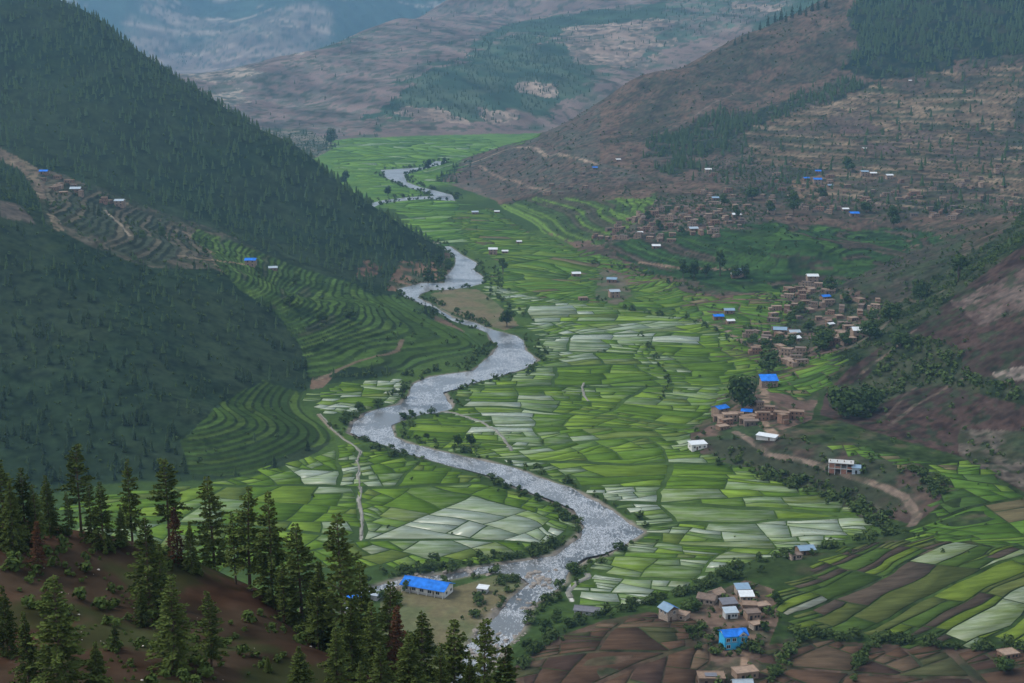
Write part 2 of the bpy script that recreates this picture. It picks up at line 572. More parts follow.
fm = np.where(GY < 6300, sstep(0.44, 0.56, N3 + 0.35 * (N1 - 0.5)), sstep(0.40, 0.50, N6))
fm_all = fm
GC[m] = lerp((0.13, 0.095, 0.08), (0.035, 0.06, 0.034), fm[m])
GTREE[m] = 0.12 * fm[m] * (GY[m] < 9000)
FGM = (GY < 470) & (GX < 0.02 * GY + 20) & (GH > 9)
m = (GH < 0.8) & (GY > 450) & (GY < 2000)
GBUSH[m] = 0.02
m = FGM
GC[m] = lerp((0.060, 0.033, 0.022), (0.03, 0.021, 0.014), sstep(0.42, 0.6, N2[m] * 0.5 + N1[m] * 0.5))
gr = sstep(0.52, 0.6, fbm(GX[m], GY[m], 9, 4, 151))
GC[m] = GC[m] * (1 - 0.8 * gr[:, None]) + np.array((0.022, 0.028, 0.011)) * 0.8 * gr[:, None]


JX = (fbm(GX, GY, 40, 4, 161) - 0.5) * 26 + (N2 - 0.5) * 8
JY = (fbm(GX, GY, 40, 4, 171) - 0.5) * 14 + (N4 - 0.5) * 3


def paint(poly, A, B=None, mix=None, tree=None, bush=None, jit=1.0, y0=400, y1=2750, strength=1.0):
    m = np.nonzero(pip(GPX + JX * jit, GPY + JY * jit, poly) & (GY > y0) & (GY < y1) & ~FGM)[0]
    if len(m) == 0:
        return m
    if A is not None:
        C = lerp(A, B, mix[m]) if B is not None else np.tile(np.array(A, float), (len(m), 1))
        GC[m] = GC[m] * (1 - strength) + C * strength
    if tree is not None:
        GTREE[m] = tree * (sstep(0.38, 0.58, N1B[m] * 0.55 + N2[m] * 0.45) * 1.7 + 0.05 if tree > 0.3 else 1.0)
    if bush is not None:
        GBUSH[m] = bush
    return m


P_B = sstep(0.42, 0.58, N1B)
P_F = sstep(0.40, 0.60, N2)
P_M = sstep(0.42, 0.58, N1B * 0.5 + N2 * 0.5)
# far mountains
FAR = dict(y0=2750, y1=20000)
paint([(200, 140), (215, 90), (260, 74), (340, 45), (400, 20), (470, 0), (560, -60), (540, 10), (470, 40), (420, 75), (380, 100), (350, 140)],
      (0.135, 0.098, 0.085), (0.085, 0.08, 0.065), P_M, tree=0.012, bush=0.05, jit=0.5, **FAR)
paint([(365, 125), (395, 95), (430, 68), (490, 40), (560, 34), (590, 55), (585, 90), (560, 108), (500, 112), (440, 118)], (0.03, 0.055, 0.032), (0.05, 0.07, 0.04), P_B,
      tree=0.5, jit=3.0, **FAR)
paint([(560, 35), (650, 18), (700, 25), (640, 72), (575, 62)], (0.19, 0.14, 0.11), (0.10, 0.09, 0.07), P_M, tree=0.04, jit=0.6, **FAR)
paint([(600, 80), (680, 45), (760, 20), (800, 0), (820, -60), (700, -60), (640, 60)], (0.05, 0.075, 0.05), (0.11, 0.09, 0.075), P_M, tree=0.2, jit=0.6, **FAR)
for q in ([(560, 28), (640, 20), (680, 22), (640, 30), (570, 36)], [(575, 45), (680, 38), (672, 46), (580, 52)], [(735, 2), (790, 6), (765, 14), (730, 8)], [(575, 60), (635, 52), (630, 62), (590, 66)],
          [(390, 112), (420, 106), (450, 110), (475, 126), (440, 122)], [(480, 108), (520, 112), (510, 126), (485, 122)], [(515, 82), (560, 84), (555, 98), (520, 92)]):
    paint(q, (0.27, 0.20, 0.155), (0.14, 0.11, 0.09), P_F, jit=0.5, strength=0.85, **FAR)
for q in ([(150, 12), (180, 0), (185, 6), (160, 14)], [(205, 12), (260, 15), (256, 22), (210, 20)], [(140, 45), (180, 42), (170, 49), (145, 50)], [(155, 24), (175, 22), (170, 28)],
          [(80, 20), (120, 14), (116, 22)], [(280, 50), (310, 44), (305, 54)], [(170, 66), (230, 62), (270, 74), (215, 84), (180, 76)], [(205, 95), (240, 88), (250, 102), (220, 108)]):
    paint(q, (0.26, 0.21, 0.165), (0.10, 0.10, 0.08), P_F, jit=0.6, tree=0.0, strength=0.9, **FAR)
# upper valley edge
paint([(255, 160), (258, 128), (300, 128), (335, 142), (352, 160), (330, 172), (300, 165)], (0.045, 0.06, 0.035), (0.14, 0.12, 0.09), P_F, tree=0.12, bush=0.5, y0=1900, y1=3200, jit=0.3)
paint([(300, 166), (340, 145), (330, 140), (360, 138), (480, 134), (560, 133), (530, 142), (470, 156), (440, 176), (400, 210), (360, 205)], (0.085, 0.15, 0.03), (0.06, 0.12, 0.028), P_M,
      tree=0, bush=0.02, y0=1700, y1=3300, jit=0.15)
m = np.nonzero((GH > 4) & (GY > 1700) & (GY < 2750) & (GX > -80) & pip(GPX, GPY, [(430, 190), (430, 130), (600, 100), (600, 190)]))[0]
GC[m] = lerp((0.125, 0.09, 0.07), (0.075, 0.07, 0.055), P_F[m])
m = GY > 6300
C_ = lerp((0.12, 0.105, 0.082), (0.03, 0.052, 0.036), fm_all[m])
hb = sstep(70, 200, GZ[m] + 160 * (N6[m] - 0.5))[:, None]
C_ = np.array((0.15, 0.115, 0.095)) * (0.8 + 0.4 * N7[m])[:, None] * (1 - hb) + C_ * hb
tn = sstep(0.58, 0.64, N7[m])[:, None] * 0.7
GC[m] = C_ * (1 - tn) + np.array((0.27, 0.21, 0.165)) * tn
# shoulder on the west side
paint([(28, 165), (60, 172), (120, 196), (180, 218), (240, 240), (275, 262), (240, 280), (215, 268), (150, 268), (90, 246), (45, 224), (38, 195)], (0.05, 0.06, 0.035), (0.08, 0.07, 0.05), P_F, tree=0.1, bush=0.4, jit=0.3)
TAN = (0.19, 0.15, 0.10)
for q in ([(103, 208), (140, 210), (198, 238), (150, 242), (128, 232)], [(46, 212), (58, 218), (64, 232), (54, 230)], [(176, 244), (228, 252), (236, 257), (178, 250)], [(20, 168), (45, 178), (62, 195), (86, 190), (90, 197), (40, 200)],
          [(0, 148), (20, 158), (42, 170), (36, 178), (0, 160)], [(212, 262), (250, 262), (238, 272), (222, 272)], [(95, 200), (130, 203), (120, 208), (100, 206)]):
    paint(q, TAN, (0.12, 0.09, 0.065), P_F, tree=0, bush=0.05, jit=0.12)
paint([(0, 200), (20, 205), (35, 224), (0, 216)], (0.09, 0.075, 0.06), tree=0.1, jit=0.3)
# banks and tracks of the west side
paint([(400, 262), (440, 262), (452, 268), (440, 290), (405, 292), (385, 290)], (0.16, 0.10, 0.065), (0.045, 0.055, 0.028), P_F, tree=0.5, bush=0.4, jit=0.25)
paint([(358, 262), (385, 258), (378, 275), (356, 278)], (0.15, 0.09, 0.06), FOREST_A, P_F, tree=0.4, jit=0.3)
paint([(430, 294), (450, 288), (478, 290), (500, 305), (520, 325), (505, 330), (470, 320), (440, 308)], (0.085, 0.095, 0.045), (0.12, 0.10, 0.06), P_M, tree=0, bush=0.03, jit=0.15)
paint([(310, 380), (322, 372), (332, 378), (322, 388), (310, 390)], (0.12, 0.08, 0.055), tree=0, jit=0.15)
# bare mountain on the east side
paint([(860, 52), (850, 20), (880, -60), (1300, -250), (1300, 60), (1024, 55), (950, 60), (955, 74), (880, 80), (835, 68)], (0.014, 0.026, 0.015), (0.032, 0.036, 0.022), P_F, tree=1.6, bush=0, jit=0.7)
paint([(650, 165), (655, 142), (690, 122), (740, 108), (800, 97), (870, 80), (905, 85), (915, 95), (860, 105), (830, 115), (790, 120), (745, 135), (700, 160), (680, 172)],
      (0.03, 0.042, 0.024), (0.07, 0.06, 0.045), P_F, tree=1.1, bush=0.6, jit=2.0)
paint([(975, 120), (1024, 108), (1150, 100), (1150, 160), (1024, 150), (985, 145)], (0.02, 0.034, 0.02), tree=0.9, jit=0.5)
paint([(740, 135), (880, 85), (955, 78), (960, 62), (1200, 50), (1200, 220), (1024, 215), (900, 215), (800, 210), (740, 190), (690, 180)], (0.10, 0.075, 0.058), (0.042, 0.045, 0.03), P_M, tree=0.14, bush=1.0, jit=0.3, strength=0.9)
paint([(820, 130), (900, 120), (960, 150), (930, 165), (840, 172), (810, 150)], (0.12, 0.082, 0.07), SCRUB_B, P_F, bush=0.1, jit=0.5)
paint([(905, 118), (945, 118), (950, 128), (900, 132)], (0.11, 0.10, 0.055), jit=0.1, bush=0.02)
paint([(790, 180), (850, 172), (862, 178), (830, 192), (800, 200)], (0.2, 0.13, 0.08), (0.12, 0.09, 0.065), P_F, bush=0.05, jit=0.3)
paint([(440, 182), (470, 158), (520, 146), (560, 155), (610, 165), (650, 178), (600, 192), (540, 192), (500, 200), (470, 192)], (0.125, 0.09, 0.07), (0.075, 0.07, 0.055), P_F, bush=0.2, jit=0.3)
paint([(600, 218), (640, 200), (690, 196), (740, 196), (770, 215), (740, 235), (690, 246), (640, 248), (590, 246)], (0.155, 0.105, 0.085), (0.06, 0.06, 0.042), P_F, bush=1.3, jit=0.3)
paint([(635, 250), (690, 252), (740, 256), (720, 262), (640, 258)], (0.18, 0.12, 0.085), (0.05, 0.06, 0.035), P_F, bush=0.1, jit=0.3)
# ravine, near spur and the scarp below the road
paint([(800, 308), (828, 282), (900, 254), (968, 230), (955, 272), (900, 302), (860, 322), (830, 318)], (0.062, 0.055, 0.04), (0.04, 0.05, 0.026), P_M, bush=0.4, tree=0, jit=0.3)
paint([(868, 325), (905, 300), (950, 266), (1000, 236), (1024, 212), (1200, 130), (1200, 200), (1024, 246), (960, 293), (920, 326), (880, 351), (850, 371), (830, 362), (845, 338)],
      (0.024, 0.038, 0.016), (0.045, 0.05, 0.028), P_F, bush=1.7, tree=0.05, jit=0.25)
paint([(820, 415), (826, 392), (850, 368), (880, 348), (920, 324), (960, 291), (990, 269), (1024, 244), (1400, 100), (1400, 460), (1024, 492), (960, 456), (900, 440)],
      (0.066, 0.043, 0.036), (0.042, 0.03, 0.025), P_M, bush=0.12, tree=0, jit=0.15)
paint([(950, 300), (1000, 280), (1100, 230), (1100, 300), (1024, 310), (980, 325)], (0.13, 0.10, 0.085), (0.085, 0.06, 0.052), P_F, jit=0.4)
paint([(880, 352), (920, 335), (965, 350), (960, 372), (1024, 392), (1100, 400), (1100, 415), (1000, 402), (940, 384), (905, 392), (880, 405), (870, 420), (840, 416), (838, 395), (870, 375)],
      (0.024, 0.036, 0.016), (0.045, 0.05, 0.028), P_F, bush=3.0, jit=0.4)
paint([(990, 375), (1024, 366), (1024, 380), (1000, 385)], (0.17, 0.14, 0.12), jit=0.4)
paint([(960, 430), (1024, 430), (1100, 440), (1100, 490), (1024, 490), (985, 470), (960, 455)], (0.12, 0.10, 0.08), (0.04, 0.045, 0.025), P_F, bush=0.6, jit=0.3)
paint([(690, 432), (720, 420), (800, 440), (850, 452), (920, 464), (945, 482), (940, 505), (915, 525), (870, 512), (850, 500), (780, 478), (720, 462), (690, 450)],
      (0.085, 0.06, 0.048), (0.042, 0.048, 0.028), P_M, bush=1.0, tree=0, jit=0.2)
paint([(740, 470), (800, 478), (850, 495), (880, 512), (895, 532), (880, 528), (840, 506), (780, 486)], (0.032, 0.042, 0.02), (0.05, 0.05, 0.03), P_F, bush=3.5, jit=0.2)
# hamlets on the valley floor
paint([(765, 300), (800, 285), (860, 290), (880, 320), (860, 345), (820, 360), (790, 365), (740, 350), (745, 325)], (0.14, 0.095, 0.075), (0.045, 0.055, 0.03), P_F, bush=1.3, tree=0, jit=0.25)
paint([(690, 440), (730, 410), (760, 385), (775, 370), (800, 372), (820, 395), (810, 420), (780, 432), (730, 440)], (0.15, 0.10, 0.078), (0.04, 0.06, 0.025), P_F, bush=0.3, tree=0, jit=0.2)
paint([(682, 628), (690, 608), (715, 592), (745, 580), (775, 590), (778, 620), (770, 645), (760, 690), (690, 690), (680, 650)], (0.16, 0.11, 0.082), (0.07, 0.06, 0.04), P_F, bush=1.2, tree=0, jit=0.15)
paint([(380, 592), (400, 584), (452, 588), (500, 574), (528, 582), (512, 598), (498, 612), (478, 628), (440, 680), (380, 660)], (0.115, 0.10, 0.055), (0.085, 0.095, 0.045), P_M, bush=0.02, tree=0, jit=0.1, y0=440)
paint([(512, 668), (555, 638), (605, 620), (650, 612), (692, 620), (710, 650), (720, 720), (500, 720)], (0.09, 0.06, 0.043), (0.06, 0.05, 0.03), P_F, bush=0.03, y0=380, jit=0.1)
paint([(752, 720), (762, 648), (790, 638), (880, 644), (1024, 652), (1140, 660), (1140, 720)], (0.085, 0.058, 0.043), (0.05, 0.045, 0.027), P_F, bush=0.03, y0=380, jit=0.1)
paint([(600, 268), (625, 276), (632, 296), (615, 306), (596, 298)], (0.10, 0.085, 0.06), (0.05, 0.07, 0.03), P_F, bush=0.1, jit=0.2)
paint([(670, 282), (760, 280), (770, 292), (720, 296), (680, 290)], (0.09, 0.075, 0.055), (0.04, 0.055, 0.025), P_F, jit=0.2)
# stepped fields: every step a strip of crop, its bank rough grass
for k in range(len(TERR)):
    m = np.nonzero((GT >= 100 * k - 20) & (GT < 100 * k + 80) & (GT > -1))[0]
    if len(m) == 0:
        continue
    b = GT[m]
    cell = np.floor((GX[m] + 0.3 * GY[m]) / (26 + 22 * hash2(b, b * 0, 7)))
    r = hash2(b, cell, 3)[:, None]
    r2 = hash2(b, cell, 5)[:, None]
    if k <= 1:
        C = np.where(r < 0.5, [[0.048, 0.085, 0.018]], np.where(r < 0.8, [[0.038, 0.068, 0.017]], [[0.065, 0.105, 0.023]])) * (0.8 + 0.4 * r2) * (0.8 if k == 1 else 1.0)
        bank = (0.026, 0.04, 0.015)
        if k == 0:
            C = np.where(((r2 < 0.25) & (r < 0.35)), [[0.05, 0.06, 0.03]], C)
    elif k == 2:
        C = np.where(r < 0.4, [[0.10, 0.17, 0.03]], np.where(r < 0.75, [[0.05, 0.085, 0.025]], [[0.07, 0.065, 0.04]]))
        bank = (0.04, 0.05, 0.025)
    elif k == 3:
        C = np.where(r < 0.55, [[0.03, 0.065, 0.02]], np.where(r < 0.85, [[0.045, 0.09, 0.022]], [[0.07, 0.055, 0.04]])) * (0.8 + 0.4 * r2)
        bank = (0.022, 0.034, 0.016)
    elif k == 4:
        C = np.where(r < 0.6, [[0.045, 0.055, 0.035]], [[0.09, 0.08, 0.055]])
        bank = (0.03, 0.038, 0.022)
    else:
        C = np.where(r < 0.45, [[0.135, 0.095, 0.062]], np.where(r < 0.72, [[0.06, 0.062, 0.034]], [[0.20, 0.15, 0.10]]))
        bank = (0.03, 0.034, 0.02)
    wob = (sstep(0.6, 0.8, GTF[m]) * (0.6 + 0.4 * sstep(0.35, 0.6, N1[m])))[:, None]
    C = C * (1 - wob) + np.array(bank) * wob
    edge = pip(GPX[m] + JX[m] * 1.4, GPY[m] + JY[m] * 1.4, TERR[k][0])
    keep = np.ones(len(m))
    if k >= 5:
        keep = 1 - sstep(0.52, 0.68, N1[m])
    kk = (keep * np.where(edge, 1.0, 0.0))[:, None]
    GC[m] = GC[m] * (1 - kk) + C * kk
    GTREE[m] *= np.where(edge, 0.02 if k < 4 else 0.5, 1.0)
    GBUSH[m] = np.where(edge, 0.10 if k < 4 else 0.3, GBUSH[m])
# paths, tracks, bare banks: picture lines followed on the ground (line, half width in metres, colour)
LINES = [
    ([(402, 340), (398, 350), (382, 355), (356, 362), (336, 372), (318, 380)], 1.8, (0.14, 0.105, 0.075)),
    ([(735, 432), (770, 455), (800, 460), (840, 472), (880, 485), (905, 497), (918, 515), (912, 525)], 2.2, (0.18, 0.135, 0.105)),
    ([(763, 385), (766, 400), (762, 412), (764, 425), (775, 436)], 3.0, (0.24, 0.17, 0.12)),
    ([(466, 165), (510, 148), (535, 147), (560, 155), (598, 164)], 3.5, (0.26, 0.20, 0.15)),
    ([(480, 166), (510, 180), (545, 190)], 3.0, (0.22, 0.16, 0.12)),
    ([(598, 164), (640, 140), (700, 112), (760, 78)], 2.2, (0.14, 0.105, 0.085)),
    ([(830, 194), (850, 196), (880, 204), (930, 208)], 3.0, (0.2, 0.15, 0.105)),
    ([(105, 210), (118, 222), (130, 236)], 1.4, (0.24, 0.2, 0.15)),
    ([(180, 256), (205, 260), (230, 262), (250, 264)], 2.0, (0.2, 0.15, 0.1)),
    ([(318, 414), (330, 428), (345, 440), (352, 444)], 1.0, (0.19, 0.155, 0.12)),
    ([(748, 586), (742, 605), (755, 630), (745, 655), (742, 690)], 1.6, (0.22, 0.15, 0.105)),
    ([(700, 320), (730, 332), (750, 345), (765, 355)], 3.0, (0.16, 0.12, 0.09)),
    ([(250, 590), (300, 600), (330, 640)], 0.1, (0.1, 0.06, 0.04)),
    ([(860, 375), (890, 352), (915, 330)], 1.5, (0.15, 0.11, 0.085)),
    ([(890, 425), (915, 405), (950, 385), (965, 378)], 1.8, (0.095, 0.07, 0.055)),
    ([(880, 422), (905, 395), (925, 380)], 1.4, (0.09, 0.065, 0.052)),
    ([(640, 262), (680, 268), (730, 270)], 2.5, (0.2, 0.14, 0.1)),
    ([(868, 322), (905, 298), (945, 290)], 2.2, (0.10, 0.085, 0.06)),
    ([(842, 350), (880, 330), (905, 310)], 2.2, (0.10, 0.085, 0.06)),
    ([(352, 444), (361, 452), (356, 462), (360, 470), (357, 480), (361, 490), (358, 500), (362, 515), (361, 540)], 0.8, (0.24, 0.23, 0.2)),
    ([(435, 413), (456, 413), (481, 422), (497, 430), (506, 440), (512, 452)], 1.3, (0.32, 0.32, 0.30)),
    ([(586, 574), (589, 577), (575, 583), (568, 592), (572, 601)], 1.2, (0.36, 0.35, 0.32)),
]
for ln, hw, c in LINES[:]:
    a = np.array(ln, float)
    x, y, z = ground_at(a[:, 0], a[:, 1])
    m = np.nonzero((GX > x.min() - 20) & (GX < x.max() + 20) & (GY > y.min() - 20) & (GY < y.max() + 20) & ~FGM)[0]
    d = seg_dist(GX[m], GY[m], np.c_[x, y]) + (N4[m] - 0.5) * hw * 0.8
    t = (1 - sstep(hw * 0.7, hw * 1.15, d))
    GC[m] = GC[m] * (1 - t[:, None]) + np.array(c) * t[:, None]
    GBUSH[m] *= (t < 0.2)
    GTREE[m] *= (t < 0.2)
# river shingle
m = np.nonzero(GSD < 6)[0]
t = (1 - sstep(0.0, np.where(GY[m] < 640, 4.0, 2.0), GSD[m] + (N2[m] - 0.5) * 3))
t = np.where(GPY[m] < 235, t * 0.4, t)
GC[m] = GC[m] * (1 - t[:, None]) + np.array((0.17, 0.15, 0.125)) * t[:, None]
tf_ = TUFT * np.where(GTREE > 0.3, 0.0, 0.75) * (GSD > 8) * (GT < 0) * ~FGM
GC = GC * (1 - tf_[:, None]) + np.array((0.03, 0.042, 0.022)) * tf_[:, None]
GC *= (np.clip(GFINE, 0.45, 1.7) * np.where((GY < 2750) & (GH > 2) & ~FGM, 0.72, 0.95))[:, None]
GTREE[(GSD < 8)] = 0
i = (np.arange(nr - 1)[:, None] * nc + np.arange(nc - 1)[None, :]).ravel()
quads = np.c_[i, i + 1, i + nc + 1, i + nc]
M_GROUND = attr_mat('ground', 0.95, 0.22, 0.35)
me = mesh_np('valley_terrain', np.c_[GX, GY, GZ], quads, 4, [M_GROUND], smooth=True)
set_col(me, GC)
link('valley_terrain', me, kind='structure')

# ------------------------------------------------------------------ river water
def river_material():
    m, n, b = new_mat('river_water')
    L = n.links
    g = n.nodes.new('ShaderNodeNewGeometry')
    mp = n.nodes.new('ShaderNodeMapping')
    mp.inputs['Scale'].default_value = (0.95, 0.38, 0.4)
    L.new(g.outputs['Position'], mp.inputs['Vector'])
    n1 = n.nodes.new('ShaderNodeTexNoise')
    n1.inputs['Scale'].default_value = 1.0
    n1.inputs['Detail'].default_value = 7
    n1.inputs['Roughness'].default_value = 0.72
    n1.inputs['Distortion'].default_value = 0.6
    L.new(mp.outputs[0], n1.inputs['Vector'])
    n2 = n.nodes.new('ShaderNodeTexNoise')
    n2.inputs['Scale'].default_value = 0.03
    n2.inputs['Detail'].default_value = 3
    L.new(g.outputs['Position'], n2.inputs['Vector'])
    ad = n.nodes.new('ShaderNodeMath')
    ad.operation = 'MULTIPLY_ADD'
    ad.inputs[1].default_value = 0.95
    L.new(n2.outputs['Fac'], ad.inputs[0])
    L.new(n1.outputs['Fac'], ad.inputs[2])
    cr = n.nodes.new('ShaderNodeValToRGB')
    cr.color_ramp.elements[0].position = 0.93
    cr.color_ramp.elements[0].color = (0.045, 0.05, 0.05, 1)
    cr.color_ramp.elements[1].position = 1.12
    cr.color_ramp.elements[1].color = (0.6, 0.6, 0.61, 1)
    e = cr.color_ramp.elements.new(1.03)
    e.color = (0.085, 0.09, 0.09, 1)
    L.new(ad.outputs[0], cr.inputs['Fac'])
    L.new(cr.outputs['Color'], b.inputs['Base Color'])
    b.inputs['Roughness'].default_value = 0.28
    b.inputs['Specular IOR Level'].default_value = 0.42
    bp = n.nodes.new('ShaderNodeBump')
    bp.inputs['Strength'].default_value = 0.45
    bp.inputs['Distance'].default_value = 0.35
    L.new(n1.outputs['Fac'], bp.inputs['Height'])
    L.new(bp.outputs[0], b.inputs['Normal'])
    return m


M_RIVER = river_material()
for P in RIVERS:
    Q = []
    for i in range(len(P)):
        k = max(1, int(np.hypot(*(P[i] - P[i - 1])) / 4))
        Q += [P[i - 1] + (P[i] - P[i - 1]) * j / k for j in range(k)]
    Q = np.array(Q)
    am = np.clip((1500 - Q[:, 1]) / 500, 0.25, 1)
    Q = Q + np.c_[fbm(Q[:, 0], Q[:, 1], 22, 4, 501) - 0.5, fbm(Q[:, 0], Q[:, 1], 22, 4, 511) - 0.5] * (9 * am)[:, None]
    V = np.c_[Q, zf(Q[:, 1]) + WATER_H]
    link('river', mesh_np('river', V, np.arange(len(V)), [len(V)], [M_RIVER]), kind='structure')

# ------------------------------------------------------------------ fields: plots cut out of each farmed area, parted by grassy bunds
def paddy_material():
    m, n, b = new_mat('paddy')
    L = n.links
    c = n.nodes.new('ShaderNodeAttribute')
    c.attribute_name = 'Col'
    wv = n.nodes.new('ShaderNodeAttribute')
    wv.attribute_name = 'wet'
    g = n.nodes.new('ShaderNodeNewGeometry')
    mp = n.nodes.new('ShaderNodeMapping')
    mp.inputs['Scale'].default_value = (0.035, 0.16, 0.1)
    mp.inputs['Rotation'].default_value = (0, 0, R(6))
    L.new(g.outputs['Position'], mp.inputs['Vector'])
    n1 = n.nodes.new('ShaderNodeTexNoise')
    n1.inputs['Scale'].default_value = 1.6
    n1.inputs['Detail'].default_value = 6
    n1.inputs['Roughness'].default_value = 0.62
    L.new(mp.outputs[0], n1.inputs['Vector'])
    ad = n.nodes.new('ShaderNodeMath')
    ad.operation = 'ADD'
    L.new(n1.outputs['Fac'], ad.inputs[0])
    L.new(wv.outputs['Fac'], ad.inputs[1])
    mr = n.nodes.new('ShaderNodeMapRange')
    mr.interpolation_type = 'SMOOTHSTEP'
    mr.inputs['From Min'].default_value = 0.68
    mr.inputs['From Max'].default_value = 1.45
    L.new(ad.outputs[0], mr.inputs['Value'])
    n2 = n.nodes.new('ShaderNodeTexNoise')
    n2.inputs['Scale'].default_value = 2.2
    n2.inputs['Detail'].default_value = 6
    n2.inputs['Roughness'].default_value = 0.7
    L.new(mp.outputs[0], n2.inputs['Vector'])
    m2 = n.nodes.new('ShaderNodeMapRange')
    m2.inputs['From Min'].default_value = 0.3
    m2.inputs['From Max'].default_value = 0.7
    m2.inputs['To Min'].default_value = 0.62
    m2.inputs['To Max'].default_value = 1.38
    L.new(n2.outputs['Fac'], m2.inputs['Value'])
    sc = n.nodes.new('ShaderNodeVectorMath')
    sc.operation = 'SCALE'
    L.new(c.outputs['Color'], sc.inputs[0])
    L.new(m2.outputs[0], sc.inputs['Scale'])
    mx = n.nodes.new('ShaderNodeMix')
    mx.data_type = 'RGBA'
    L.new(mr.outputs[0], mx.inputs['Factor'])
    L.new(sc.outputs[0], mx.inputs['A'])
    mx.inputs['B'].default_value = (0.24, 0.27, 0.20, 1)       # silty shallow water
    L.new(mx.outputs['Result'], b.inputs['Base Color'])
    rr = n.nodes.new('ShaderNodeMapRange')
    rr.inputs['To Min'].default_value = 0.9
    rr.inputs['To Max'].default_value = 0.22
    L.new(mr.outputs[0], rr.inputs['Value'])
    L.new(rr.outputs[0], b.inputs['Roughness'])
    sp = n.nodes.new('ShaderNodeMapRange')
    sp.inputs['To Min'].default_value = 0.0
    sp.inputs['To Max'].default_value = 0.32
    L.new(mr.outputs[0], sp.inputs['Value'])
    L.new(sp.outputs[0], b.inputs['Specular IOR Level'])
    return m


M_PADDY = paddy_material()
frng = random.Random(11)


def clip_half(poly, p, nrm):
    out = []
    for i in range(len(poly)):
        a, b = poly[i - 1], poly[i]
        da = (a[0] - p[0]) * nrm[0] + (a[1] - p[1]) * nrm[1]
        db = (b[0] - p[0]) * nrm[0] + (b[1] - p[1]) * nrm[1]
        if (da < 0) != (db < 0):
            t = da / (da - db)
            out.append((a[0] + t * (b[0] - a[0]), a[1] + t * (b[1] - a[1])))
        if db >= 0:
            out.append(b)
    return out


def p_area(p):
    return 0.5 * abs(sum(p[i - 1][0] * p[i][1] - p[i][0] * p[i - 1][1] for i in range(len(p))))


def inset(poly, d):
    s = sum(poly[i - 1][0] * poly[i][1] - poly[i][0] * poly[i - 1][1] for i in range(len(poly)))
    out = poly
    for i in range(len(poly)):
        a, b = poly[i - 1], poly[i]
        ex, ey = b[0] - a[0], b[1] - a[1]
        L = math.hypot(ex, ey)
        if L < 1e-6:
            continue
        nx, ny = (-ey / L, ex / L) if s > 0 else (ey / L, -ex / L)
        out = clip_half(out, (a[0] + nx * d, a[1] + ny * d), (nx, ny))
        if len(out) < 3:
            return None
    return out


def split(poly, ang, t, jit):
    """Cut a convex outline across its extent measured along the direction ang."""
    dx, dy = math.cos(ang), math.sin(ang)
    pr = [p[0] * dx + p[1] * dy for p in poly]
    lo, hi = min(pr), max(pr)
    c = lo + (hi - lo) * t
    cx = sum(p[0] for p in poly) / len(poly)
    cy = sum(p[1] for p in poly) / len(poly)
    k = c - (cx * dx + cy * dy)
    p = (cx + dx * k, cy + dy * k)
    a2 = ang + jit
    nrm = (math.cos(a2), math.sin(a2))
    return clip_half(poly, p, nrm), clip_half(poly, p, (-nrm[0], -nrm[1]))


def extent(poly, ang):
    dx, dy = math.cos(ang), math.sin(ang)
    pr = [p[0] * dx + p[1] * dy for p in poly]
    return max(pr) - min(pr)


def warp(x, y, amp):
    return x + (fbm(x, y, 60, 4, 301) - 0.5) * 2.6 * amp, y + (fbm(x, y, 60, 4, 311) - 0.5) * 2.6 * amp


EXCL = []                                           # channels and tracks that no plot may cover
for ln, hw in [([(352, 444), (361, 452), (356, 462), (360, 470), (357, 480), (361, 490), (358, 500), (362, 515), (361, 540)], 2.6),
               ([(435, 413), (456, 413), (481, 422), (497, 430), (506, 440), (512, 452)], 2.2),
               ([(640, 345), (652, 352), (655, 362), (668, 372), (672, 385), (680, 392)], 1.8),
               ([(586, 574), (589, 577), (575, 583), (568, 592), (572, 601)], 2.2),
               ([(584, 383), (582, 395), (590, 402), (600, 412), (618, 416), (640, 425), (650, 440), (655, 446)], 1.8),
               ([(735, 432), (770, 455), (800, 460), (840, 472), (880, 485), (905, 497), (918, 515), (912, 525)], 6.0),
               ([(690, 500), (694, 520), (690, 545), (694, 572)], 1.8)]:
    a = np.array(ln, float)
    x, y, z = ground_at(a[:, 0], a[:, 1])
    EXCL.append((np.c_[x, y], hw))


